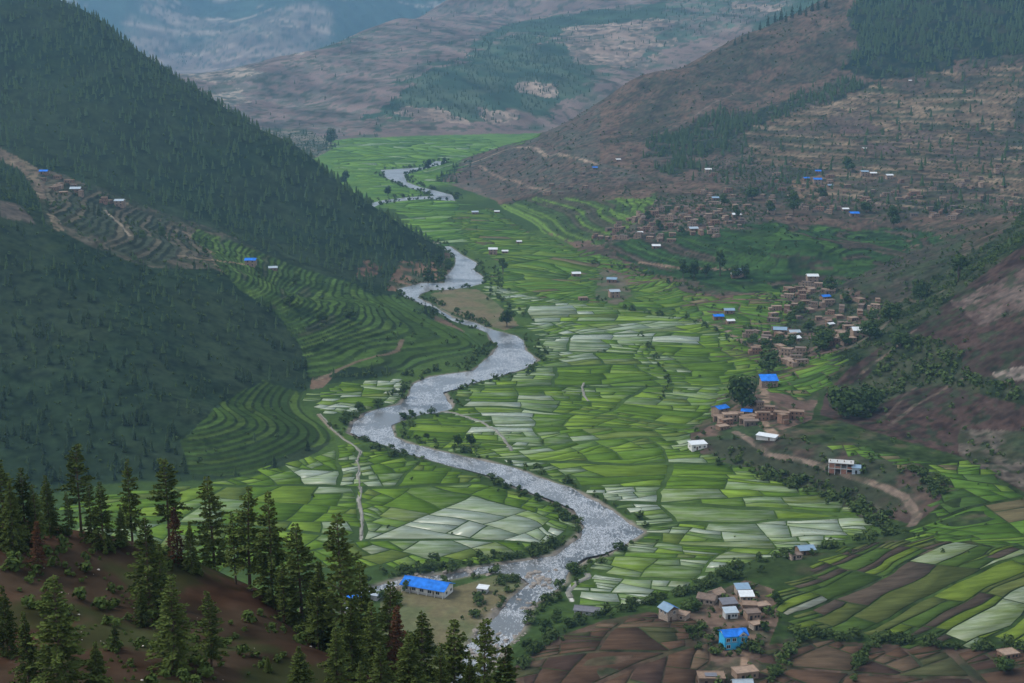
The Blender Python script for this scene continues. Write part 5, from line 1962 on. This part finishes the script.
def cluster(poly, n, gap, group, label, seed, kinds=('flat',), turn=1.1, sc=(0.5, 0.95)):
    r = random.Random(seed)
    P = np.array(poly, float)
    got, tries = [], 0
    cand = []
    while len(cand) < n * 12:
        q = np.c_[[r.uniform(P[:, 0].min(), P[:, 0].max()) for _ in range(50)], [r.uniform(P[:, 1].min(), P[:, 1].max()) for _ in range(50)]]
        cand += list(map(tuple, q[pip(q[:, 0], q[:, 1], P)]))
    c = np.array(cand)
    X, Y, Z = ground_at(c[:, 0], c[:, 1])
    for x, y, z in zip(X, Y, Z):
        if len(got) >= n:
            break
        if any((x - a) ** 2 + (y - b) ** 2 < gap * gap for a, b in HSPOTS[-260:]):
            continue
        if any((x - a) ** 2 + (y - b) ** 2 < 20 for a, b in TREE_POS):
            continue
        got.append((x, y))
        village_house(x, y, z + 0.1, 'flat', r.randrange(6), (r.random() - 0.5) * turn + (1.57 if r.random() < 0.2 else 0), (r.uniform(*sc), r.uniform(*sc), r.uniform(sc[0] + .1, sc[1] + .1)), label, group)
    return got


SPECIAL = [  # column, row of the foot, kind, pattern, turn, scale, label
    (475, 214, 'grey', 0, .1, 1.0, 'small grey-roofed hut on the fields below the brown nose'), (497, 213, 'tin', 0, 0, .8, 'lone hut on the field strip east of the grey-roofed hut'),
    (493, 254, 'tin', 1, 0, 1.1, 'white-roofed shed beside the single upright tree, larger one'), (505, 253, 'tin', 0, 0, .8, 'white-roofed shed beside the single upright tree, smaller one'),
    (519, 243, 'tin', 0, .2, .7, 'pale-roofed hut at the edge of the bright fields'), (576, 276, 'tin', 0, .1, 1.0, 'white-roofed cabin standing alone on a bund in the fields'),
    (612, 282, 'pale', 0, -.2, 1.1, 'blue-grey house upper of two on the field knoll'), (614, 297, 'grey', 1, .2, 1.1, 'white-walled house lower of two on the field knoll'),
    (656, 248, 'tin', 0, 0, 1.0, 'bright white roof on the bare strip below the upper village'), (640, 234, 'tin', 0, .2, .7, 'tiny white roof at the west edge of the upper village'),
    (708, 173, 'tin', 1, 0, 1.0, 'white-blue roof on the brown slope above the upper village'), (715, 200, 'pale', 0, .1, 1.0, 'pale blue roof at the top of the upper village'),
    (736, 217, 'tin', 0, .1, 1.1, 'tall pale house below the tree column'), (771, 214, 'pale', 1, -.1, 1.0, 'house with a pale teal roof under trees'),
    (693, 231, 'grey', 0, .2, 1.1, 'grey-blue roof at the centre of the upper village'), (806, 180, 'blue', 0, .2, .9, 'bright blue roof at the west of the hillside hamlet'),
    (818, 173, 'blue', 0, -.1, .9, 'small blue roof highest in the hillside hamlet'), (817, 184, 'blue', 1, 0, 1.2, 'largest blue roof in the middle of the hillside hamlet'),
    (830, 187, 'pale', 0, .1, .8, 'small violet-blue roof at the east of the hillside hamlet'), (864, 176, 'pale', 1, 0, 1.1, 'long pale roof beside the dark tree above the hamlet'),
    (873, 176, 'tin', 0, 0, 1.0, 'white roof next to the long pale one above the hamlet'), (889, 179, 'tin', 1, .1, 1.0, 'white roof at the east end of the row above the hamlet'),
    (854, 216, 'blue', 0, 0, 1.2, 'lone blue roof below the pale track'), (845, 211, 'tin', 0, .1, .9, 'pale house just uphill of the lone blue roof'),
    (910, 82, 'tin', 0, 0, .6, 'tiny white hut at the edge of the high dark forest'), (864, 150, 'tin', 0, .4, .7, 'small white hut by a bush on the stony slope'),
    (595, 169, 'blue', 0, 0, .8, 'small blue hut at the end of the mountain track'), (618, 161, 'tin', 0, .2, .8, 'white hut on the mountain track beside bushes'),
    (812, 281, 'tin', 1, 0, 1.2, 'bright white roof on the upper edge of the packed village'), (794, 341, 'tin', 0, .3, 1.0, 'white slanting roof at the west of the packed village'),
    (825, 299, 'blue', 0, .3, .9, 'blue roof inside the packed village'), (859, 338, 'tin', 1, 0, 1.3, 'long bright white roof at the southeast of the packed village'),
    (780, 333, 'pale', 0, -.2, 1.2, 'pale teal roof southwest of the packed village'), (794, 335, 'grey', 0, .1, 1.0, 'grey sheet roof next to the pale teal one'),
    (830, 326, 'tin', 0, .5, .7, 'small white roof among trees of the packed village'), (718, 319, 'blue', 0, .1, 1.0, 'blue roof at the junction of the field track'),
    (729, 313, 'pale', 0, 0, 1.0, 'pale blue roof above the field track junction'), (730, 323, 'tin', 0, .2, .8, 'white roof below the field track junction'),
    (735, 277, 'tin', 0, 0, .9, 'white hut in the valley grove'), (738, 276, 'pale', 1, 0, 1.1, 'pale green roof at the east of the valley grove'),
    (720, 415, 'blue', 1, .6, 1.0, 'house covered by blue sheets at the paddy edge'), (747, 414, 'blue', 0, -.3, .8, 'low blue roof under the huge dark tree'),
    (44, 174, 'blue', 0, .1, .9, 'blue-roofed red-walled house on the west shoulder'), (251, 266, 'blue', 1, 0, 1.1, 'blue-roofed house by the west slope track'),
    (273, 270, 'grey', 0, .2, .9, 'grey-violet roof in the stepped fields on the west slope'), (120, 206, 'grey', 1, 0, 1.0, 'pale house at the head of the tan fallow field'),
    (76, 192, 'grey', 0, .1, 1.1, 'long pale house low on the west shoulder'), (583, 300, 'flat', 0, .2, .8, 'mud hut at the edge of the field knoll'),
    (805, 553, 'pale', 0, .2, .9, 'pale hut at the tip of the paddies beside the white plots'),
]
a = np.array([(t[0], t[1]) for t in SPECIAL], float)
X, Y, Z = ground_at(a[:, 0], a[:, 1])
for (px, py, kd, k, rz, sc, lab), x, y, z in zip(SPECIAL, X, Y, Z):
    village_house(x, y, z + 0.1, kd, k, rz, sc, lab)
cluster([(586, 240), (612, 228), (640, 214), (668, 207), (690, 206), (716, 209), (742, 216), (742, 228), (715, 238), (680, 242), (640, 241)], 66, 9.5, 'houses of the large upper village',
        'flat-roofed mud house packed in the large village on the apron', 31)
cluster([(700, 190), (760, 192), (795, 205), (790, 216), (750, 212), (700, 205)], 12, 14, 'scattered houses above the upper village', 'flat-roofed house among trees east of the upper village', 32)
cluster([(795, 170), (835, 172), (850, 190), (835, 205), (800, 200)], 9, 11, 'mud houses of the blue-roofed hamlet', 'flat mud-roofed house among the blue roofs on the hillside', 33)
cluster([(785, 206), (838, 208), (842, 216), (788, 220)], 10, 9, 'row of houses below the hillside hamlet', 'flat-roofed house in the row above the dark terraces', 34)
cluster([(886, 192), (922, 194), (922, 200), (886, 200)], 9, 8, 'pale-fronted row east of the track', 'pale-fronted flat house in the row at the end of the track', 35)
cluster([(914, 209), (962, 212), (960, 220), (914, 220)], 9, 10, 'houses by the brown plot', 'flat-roofed house in the row by the bare brown plot', 36)
cluster([(930, 182), (985, 178), (990, 188), (934, 192)], 7, 11, 'highest house row on the right slope', 'flat-roofed house in the highest row on the terraced slope', 37)
cluster([(785, 288), (830, 284), (850, 300), (878, 302), (876, 318), (850, 326), (860, 345), (838, 350), (818, 322), (800, 322), (770, 322), (752, 318), (790, 305)], 46, 10,
        'houses of the packed valley village', 'tan flat-roofed house packed in the village at the valley edge', 38)
cluster([(745, 330), (795, 330), (800, 350), (775, 362), (748, 352)], 16, 9, 'houses southwest of the packed village', 'tan flat-roofed house below the grey sheet roof by the trees', 39)
cluster([(778, 352), (800, 352), (805, 366), (780, 366)], 7, 8, 'houses above the long blue roof', 'flat-roofed house between big tree and bright green plots', 40)
cluster([(728, 415), (765, 405), (775, 418), (750, 428), (715, 432), (712, 424)], 12, 7.5, 'red-brown houses under the huge dark tree', 'red-brown flat-roofed house below the huge dark tree', 41)
cluster([(776, 412), (800, 408), (804, 422), (780, 424)], 4, 8, 'houses east of the huge dark tree', 'flat-roofed brown house on the bank east of the huge tree', 42)
cluster([(690, 175), (760, 160), (830, 195), (800, 210), (720, 196)], 12, 18, 'scattered houses on the brown slope', 'lone flat-roofed house on the brown slope above the upper village', 45)
cluster([(850, 190), (1000, 165), (1020, 205), (960, 212), (900, 206), (850, 205)], 18, 16, 'scattered houses of the terraced slope', 'small flat house among terraces at the right of the hillside hamlet', 46)
cluster([(520, 190), (590, 172), (640, 180), (600, 196), (540, 200)], 9, 14, 'houses at the foot of the bare mountain', 'little stone house at the foot of the bare brown mountain', 47)
cluster([(36, 176), (62, 176), (84, 188), (82, 196), (50, 194)], 9, 9, 'mud houses of the west shoulder', 'flat mud house on the bare west shoulder above the wood', 43)
cluster([(104, 202), (128, 204), (126, 209), (106, 208)], 2, 9, 'huts at the fallow field', 'flat hut near the head of the tan fallow field', 44)


# ------------------------------------------------------------------ the larger buildings, each built for itself
def spot(px, py):
    x, y, z = ground_at(px, py)
    return float(x[0]), float(y[0]), float(z[0])


# the long school-like house with the blue roof by the river
x, y, z = spot(427, 594)
o = thing('long_building', 'long white building with bright blue hipped roof on the river meadow', 'building', (x, y + 3, z), R(-24))
link('wall', g_wall(20, 8, 3.3).mesh('wall', [M_WHITE]), o)
pl = Geo()
pl.box(-10.03, 10.03, -4.03, -3.98, -0.6, 0.9)
link('plinth', pl.mesh('plinth', [M_GREYW]), o)
rf = g_gable(20, 9.4, 3.4, 2.0, 0.6, 0.12, 0.0)
link('roof', rf.mesh('roof', [M_BLUE]), o)
link('gable', g_gable_wall(20, 8, 3.3, 1.9).mesh('gable', [M_WHITE]), o)
for j in range(5):
    window(o, -8 + 3.7 * j, -4, 1.15, 1.7, 1.25)
for xx in (-6.1, 5.0):
    door(o, xx, -4, 1.1, 2.2)
for j in range(2):
    window(o, 10, -2 + 4 * j, 1.1, 1.4, 1.2, 'x', 1)
for j in range(6):
    p = Geo()
    p.box(-9.6 + 3.84 * j - .1, -9.6 + 3.84 * j + .1, -4.95, -4.75, -0.5, 3.15)
    link('veranda_post', p.mesh('veranda_post', [M_FRAME]), o)
# its neighbours on the meadow
x, y, z = spot(372, 598)
o = thing('shed', 'grey tin shed between the blue tarpaulin and the long building', 'shed', (x, y, z), R(-20))
link('wall', g_wall(7, 5, 2.4).mesh('wall', [M_GREYW]), o)
link('roof', g_gable(7, 5, 2.5, 1.1).mesh('roof', [M_GTIN]), o)
link('gable', g_gable_wall(7, 5, 2.4, 1.1).mesh('gable', [M_GREYW]), o)
door(o, 0, -2.5, 1.2, 1.9)
x, y, z = spot(355, 604)
o = thing('blue_shed', 'shed wrapped in bright blue tarpaulin behind the tallest pine', 'shed', (x, y, z), R(25))
link('wall', g_wall(5.5, 4.5, 2.6).mesh('wall', [M_BLUE]), o)
link('roof', g_shed(5.5, 4.5, 2.6, 0.9).mesh('roof', [M_BLUE]), o)
x, y, z = spot(483, 592)
o = thing('shed', 'small grey shed with tin roof at the shingle edge of the meadow', 'shed', (x, y, z), R(-18))
link('wall', g_wall(4.2, 3.2, 2.0).mesh('wall', [M_GREYW]), o)
link('roof', g_shed(4.2, 3.2, 2.1, 0.5).mesh('roof', [M_TIN]), o)
door(o, 0.4, -1.6, 0.9, 1.7, mat=M_DARK)
x, y, z = spot(587, 614)
o = thing('long_shed', 'long shed with dark tin roof between trees and paddies', 'shed', (x, y, z), R(-14))
link('wall', g_wall(9.5, 4.5, 2.3).mesh('wall', [M_GREYW]), o)
link('roof', g_gable(9.5, 4.8, 2.4, 1.0).mesh('roof', [M_DTIN]), o)
link('gable', g_gable_wall(9.5, 4.5, 2.3, 1.0).mesh('gable', [M_GREYW]), o)
door(o, -2, -2.25, 1.0, 1.8)
for xx in (0.4, 2.6):
    window(o, xx, -2.25, 0.9, 0.9, 0.8)
# stone house with pale blue roof
x, y, z = spot(669, 621)
o = thing('stone_house', 'two storey rubble stone house with pale and bright blue roof above ploughed land', 'house', (x, y + 2, z), R(-58))
link('wall', g_wall(5.6, 5.4, 4.6, 2.0).mesh('wall', [M_STONE]), o)
rf = g_gable(5.6, 5.4, 4.7, 1.6, 0.5)
link('roof', rf.mesh('roof', [M_PBLUE]), o)
sh = Geo()
sh.face([(-3.2, 3.0, 4.68), (3.2, 3.0, 4.68), (3.2, 0.15, 6.29), (-3.2, 0.15, 6.29)][::-1])
sh.face([(-3.2, 3.0, 4.62), (3.2, 3.0, 4.62), (3.2, 0.15, 6.23), (-3.2, 0.15, 6.23)])
link('roof_sheet', sh.mesh('roof_sheet', [M_BLUE]), o, label='newer bright blue half of the roof')
link('gable', g_gable_wall(5.6, 5.4, 4.6, 1.55).mesh('gable', [M_WOOD]), o)
window(o, -1.2, -2.7, 3.0, 1.0, 1.1)
window(o, 1.3, -2.7, 3.0, 1.0, 1.1)
window(o, 2.8, 0.6, 3.0, 1.1, 1.2, 'x', 1)
door(o, 2.8, -1.0, 1.1, 2.0, 'x', 1)
x, y, z = spot(682, 620)
o = thing('annex', 'low stone annex with flat roof beside the pale blue roofed stone house', 'house', (x, y + 1, z), R(-30))
link('wall', g_wall(5, 4, 2.4, 2.0).mesh('wall', [M_STONE]), o)
link('roof', g_flatroof(5, 4, 2.4).mesh('roof', [M_EARTH[1]]), o)
window(o, 0.5, -2.0, 0.9, 0.8, 0.8, framed=False)
# the bright blue house
x, y, z = spot(734, 649)
o = thing('blue_house', 'bright turquoise two storey house with blue roof and white gable', 'house', (x, y + 2.5, z), R(12))
link('wall', g_wall(8.8, 6.0, 5.4, 1.6).mesh('wall', [M_PAINT]), o)
link('roof', g_gable(8.8, 6.0, 5.45, 1.3, 0.5).mesh('roof', [M_BLUE]), o)
link('gable', g_gable_wall(8.8, 6.0, 5.4, 1.3).mesh('gable', [M_WHITE]), o)
cg = Geo()                                                          # the cross gable over the entrance bay
cg.face([(0.6, -3.75, 5.55), (2.5, -3.75, 7.1), (2.5, 0, 7.1), (0.6, 0, 5.9)][::-1])
cg.face([(4.4, -3.75, 5.55), (2.5, -3.75, 7.1), (2.5, 0, 7.1), (4.4, 0, 5.9)])
link('cross_roof', cg.mesh('cross_roof', [M_BLUE]), o)
wg = Geo()
wg.box(0.9, 4.1, -3.35, -2.99, -1.0, 5.42)
b = len(wg.v)
wg.face([(0.9, -3.352, 5.4), (4.1, -3.352, 5.4), (2.5, -3.352, 6.95)])
link('entrance_bay', wg.mesh('entrance_bay', [M_PAINT]), o)
tg = Geo()
tg.face([(0.95, -3.37, 5.0), (4.05, -3.37, 5.0), (4.05, -3.37, 5.6), (2.5, -3.37, 6.9), (0.95, -3.37, 5.6)])
link('gable_board', tg.mesh('gable_board', [M_WHITE]), o)
window(o, 2.5, -3.38, 5.35, 0.9, 0.6)
for xx in (-3.1, -0.7):
    window(o, xx, -3.0, 3.3, 1.3, 1.2)
window(o, 2.5, -3.35, 3.2, 1.2, 1.2)
window(o, -2.9, -3.0, 0.8, 1.4, 1.2)
door(o, 2.5, -3.35, 1.2, 2.1)
window(o, 4.4, 0, 3.3, 1.2, 1.2, 'x', 1)
bd = Geo()
bd.box(-4.46, 0.85, -3.06, -3.005, 2.75, 2.95)
link('band', bd.mesh('band', [M_PBLUE]), o)
# rest of the near hamlet: column, row, width, depth, height, turn, roof, wall, label
HAM = [
    (743, 595, 5.5, 4.5, 2.6, .1, 'shed', M_PBLUE, M_STONE, 'hut with pale blue roof at the top of the near hamlet'),
    (747, 602, 5.5, 4.5, 2.4, .05, 'shed', M_TIN, M_STONE, 'hut with silver roof just below the topmost pale blue one'),
    (729, 610, 6.0, 4.5, 2.6, .2, 'shed', M_DTIN, M_MUD[2], 'grey-roofed hut west of the hamlet lane'),
    (731, 619, 5.0, 4.0, 2.6, .15, 'shed', M_GTIN, M_GREYW, 'pale-fronted hut above the bright blue house'),
    (750, 612, 5.5, 4.5, 2.6, -.1, 'flat', M_EARTH[0], M_MUD[0], 'flat-roofed mud house east of the hamlet lane, upper one'),
    (753, 620, 5.5, 4.5, 2.6, .2, 'flat', M_EARTH[2], M_MUD[1], 'flat-roofed mud house east of the hamlet lane, lower one'),
    (763, 612, 5.0, 4.0, 2.4, .3, 'flat', M_EARTH[1], M_MUD[0], 'mud house at the east edge of the near hamlet'),
    (708, 605, 7.0, 5.0, 2.6, -.4, 'gable', M_EARTH[2], M_STONE, 'old stone house with sagging earth-coloured roof in the near hamlet'),
    (717, 600, 5.0, 4.5, 2.6, .7, 'gable', M_EARTH[1], M_STONE, 'stone barn behind the old stone house'),
    (757, 630, 4.5, 3.5, 2.0, .4, 'flat', M_EARTH[1], M_STONE, 'low stone pen east of the bright blue house'),
    (712, 686, 9.0, 5.5, 2.6, .0, 'flat', M_EARTH[0], M_MUD[2], 'flat-roofed stone house at the bottom edge with dark panel on its roof'),
    (746, 680, 8.0, 5.0, 2.6, .25, 'flat', M_EARTH[1], M_MUD[1], 'tan flat-roofed house at the bottom edge beside the lane'),
    (743, 692, 6.5, 4.0, 2.4, .05, 'gable', M_GTIN, M_MUD[1], 'grey-blue roofed house cut by the bottom edge'),
    (1010, 660, 6.0, 4.5, 2.0, .3, 'flat', M_EARTH[1], M_MUD[3], 'broken mud house at the right edge above brown fields'),
    (796, 560, 5.0, 3.5, 2.0, .2, 'flat', M_EARTH[2], M_STONE, 'stone hut beside the last white plots'),
]
a = np.array([(t[0], t[1]) for t in HAM], float)
X, Y, Z = ground_at(a[:, 0], a[:, 1])
for (px, py, wd, dp, ht, rz, rk, rm, wm, lab), x, y, z in zip(HAM, X, Y, Z):
    o = thing('hamlet_house', lab, 'house', (x, y + dp / 2, z), rz)
    link('wall', g_wall(wd, dp, ht, 2.0).mesh('wall', [wm]), o)
    g = g_flatroof(wd, dp, ht) if rk == 'flat' else g_shed(wd, dp, ht, 0.8) if rk == 'shed' else g_gable(wd, dp, ht, 1.4)
    link('roof', g.mesh('roof', [rm]), o)
    if rk == 'gable':
        link('gable', g_gable_wall(wd, dp, ht, 1.4).mesh('gable', [wm]), o)
    door(o, -wd * .22, -dp / 2, 1.0, 1.8, mat=M_DARK)
    for xx in (0.1, 0.32):
        window(o, wd * xx, -dp / 2, 0.9, 0.8, 0.9, framed=False)
    if 'dark panel' in lab:
        p = Geo()
        p.box(-2.2, 2.0, -1.6, 1.2, ht + 0.45, ht + 0.52)
        for sx_ in (-2, 1.8):
            for sy_ in (-1.4, 1.0):
                p.box(sx_ - .05, sx_ + .05, sy_ - .05, sy_ + .05, ht + .2, ht + .448)
        link('roof_panel', p.mesh('roof_panel', [M_DTIN]), o)
# white house on the paddy edge, white long shed, long blue roof, frame of the new building
x, y, z = spot(698, 450)
o = thing('white_house', 'white house with pale flat roof at the paddy edge', 'house', (x, y + 2.5, z), R(14))
link('wall', g_wall(9, 6.0, 3.4).mesh('wall', [M_WHITE]), o)
link('roof', g_shed(9, 6.0, 3.45, 0.5, 0.4).mesh('roof', [M_TIN]), o)
for xx in (-2.8, 0.2, 3.0):
    window(o, xx, -3.0, 1.3, 1.1, 1.1)
window(o, -4.5, 0, 1.3, 1.1, 1.1, 'x', -1)
door(o, -1.3, -3.0, 1.0, 2.0)
x, y, z = spot(767, 439)
o = thing('long_shed', 'low long shed with bright white roof on the scarp', 'shed', (x, y, z), R(-32))
link('wall', g_wall(11, 4.5, 2.0).mesh('wall', [M_GREYW]), o)
link('roof', g_shed(11, 4.5, 2.05, 0.6).mesh('roof', [M_TIN]), o)
door(o, 2, -2.25, 1.0, 1.7)
x, y, z = spot(769, 387)
o = thing('blue_roof_house', 'tan two storey house under a long deep blue roof', 'house', (x, y + 2, z), R(4))
link('wall', g_wall(10.5, 6.5, 4.4).mesh('wall', [M_MUD[1]]), o)
link('roof', g_shed(10.5, 7.5, 4.5, 2.6, 0.5).mesh('roof', [M_BLUE]), o)
for xx in (-3.4, -0.4, 2.6):
    window(o, xx, -3.25, 2.9, 0.9, 0.9)
window(o, -2.0, -3.25, 0.9, 0.9, 0.9)
door(o, 1.5, -3.25, 1.1, 1.9)
x, y, z = spot(842, 474)
o = thing('unfinished_building', 'unfinished two storey brick and concrete frame building by the dirt road', 'building', (x, y + 3, z), R(-14))
fr = Geo()
for f in range(2):
    for j in range(5):
        for yy in (-2.9, 0, 2.9):
            fr.box(-6 + 3 * j - .17, -6 + 3 * j + .17, yy - .17, yy + .17, 2.9 * f - (1.2 if f == 0 else -0.003), 2.9 * f + 2.6)
    fr.box(-6.4, 6.4, -3.3, 3.3, 2.9 * f + 2.603, 2.9 * f + 2.897)
link('frame', fr.mesh('frame', [M_GREYW]), o)
bw = Geo()
for f in range(2):
    for j in range(4):
        if (f, j) in ((0, 1), (1, 2)):
            continue
        bw.box(-6 + 3 * j + .2, -3 + 3 * j - .2, -2.9, -2.7, 2.9 * f + .003, 2.9 * f + (1.0 if j % 2 else 2.5))
    bw.box(5.9, 6.1, -2.7, 2.7, 2.9 * f + .003, 2.9 * f + 2.55)
    bw.box(-5.8, 5.8, 2.5, 2.7, 2.9 * f + .003, 2.9 * f + 2.55)
link('wall', bw.mesh('wall', [M_BRICKW]), o)
for j in range(4):
    p = Geo()
    p.box(-5.5 + 3.4 * j, -5.1 + 3.4 * j, -1.0, -.6, 5.8, 6.7)
    link('column_stub', p.mesh('column_stub', [M_EARTH[1]]), o)
x, y, z = spot(857, 474)
o = thing('shed', 'small blue-grey sheet shed leaning beside the unfinished building', 'shed', (x, y + 2, z), R(-14))
link('wall', g_wall(4.2, 4, 3.2).mesh('wall', [M_GTIN]), o)
link('roof', g_shed(4.2, 4, 3.25, 0.5).mesh('roof', [M_PBLUE]), o)
door(o, 0, -2, 1.0, 1.9, mat=M_DARK)

# ------------------------------------------------------------------ stones: boulders in the rapids, stones on the hill
def stone(seed, r0=1.0):
    r = random.Random(seed)
    import bmesh
    bm = bmesh.new()
    bmesh.ops.create_icosphere(bm, subdivisions=2, radius=r0)
    for v in bm.verts:
        k = 0.75 + 0.5 * r.random()
        v.co = Vector((v.co.x * k * 1.2, v.co.y * k, v.co.z * k * 0.65))
    me = bpy.data.meshes.new('boulder')
    bm.to_mesh(me)
    bm.free()
    return me


M_ROCK = plain_mat('river_rock', (0.20, 0.175, 0.15), 0.9, 0.2, 0.35, 1.5)
M_PALE = plain_mat('pale_stone', (0.36, 0.33, 0.29), 0.9, 0.2, 0.25, 4.0)
ST = [stone(k) for k in range(4)]
for m_ in ST:
    m_.materials.append(M_ROCK)
P = RIVERS[0]
q = np.r_[np.c_[rng.uniform(-60, 20, 3000), rng.uniform(440, 580, 3000)], np.c_[rng.uniform(-60, 160, 2500), rng.uniform(420, 760, 2500)]]
sd = river_sd(q[:, 0], q[:, 1])
q = q[(sd < 3) & (sd > -11) & (fbm(q[:, 0], q[:, 1], 20, 3, 701) > 0.45)][:290]
zz = np.maximum(terrain(q[:, 0], q[:, 1]), zf(q[:, 1]) + WATER_H - 0.25)
for (x, y), z in zip(q, zz):
    s = 0.4 + 1.3 * rng.random() ** 3
    o = link('boulder', ST[rng.integers(0, 4)], loc=(x, y, z), label='grey-brown boulder in the lower river rapids', category='boulder', group='boulders of the lower river')
    o.rotation_euler = (0, 0, rng.random() * 6.28)
    o.scale = (s, s, s)
uw = (FGM & (GY < 160) & (GY > 88)).astype(float) * sstep(0.5, 0.6, fbm(GX, GY, 9, 3, 631))
ux, uy, uz = scatter(uw, 420, 16)
pg = []
for k in range(3):
    g = Geo()
    me_ = ST[k]
    g.v = [tuple(v.co) for v in me_.vertices]
    g.f = [tuple(p.vertices) for p in me_.polygons]
    g.m = [0] * len(g.f)
    pg.append(g)
merged('pebbles', pg, [M_PALE], ux, uy, uz, 0.04 + 0.16 * rng.random(420) ** 3, rng.random(420) * 6.28, rng.integers(0, 3, 420), kind='stuff', label='pale loose stones on the brown hilltop', category='stones')
print('houses', len(HSPOTS))
# ------------------------------------------------------------------ haze over the whole valley
hz = Geo()
hz.box(-19500, 19500, -300, 17200, -60, 3800)
mh = bpy.data.materials.new('haze')
mh.use_nodes = True
n = mh.node_tree
for q in list(n.nodes):
    if q.type != 'OUTPUT_MATERIAL':
        n.nodes.remove(q)
pv = n.nodes.new('ShaderNodeVolumePrincipled')
pv.inputs['Color'].default_value = (0.31, 0.63, 1.0, 1)
pv.inputs['Density'].default_value = HAZE
pv.inputs['Anisotropy'].default_value = 0.25
n.links.new(pv.outputs[0], [q for q in n.nodes if q.type == 'OUTPUT_MATERIAL'][0].inputs['Volume'])
link('haze', hz.mesh('haze', [mh]), kind='stuff')
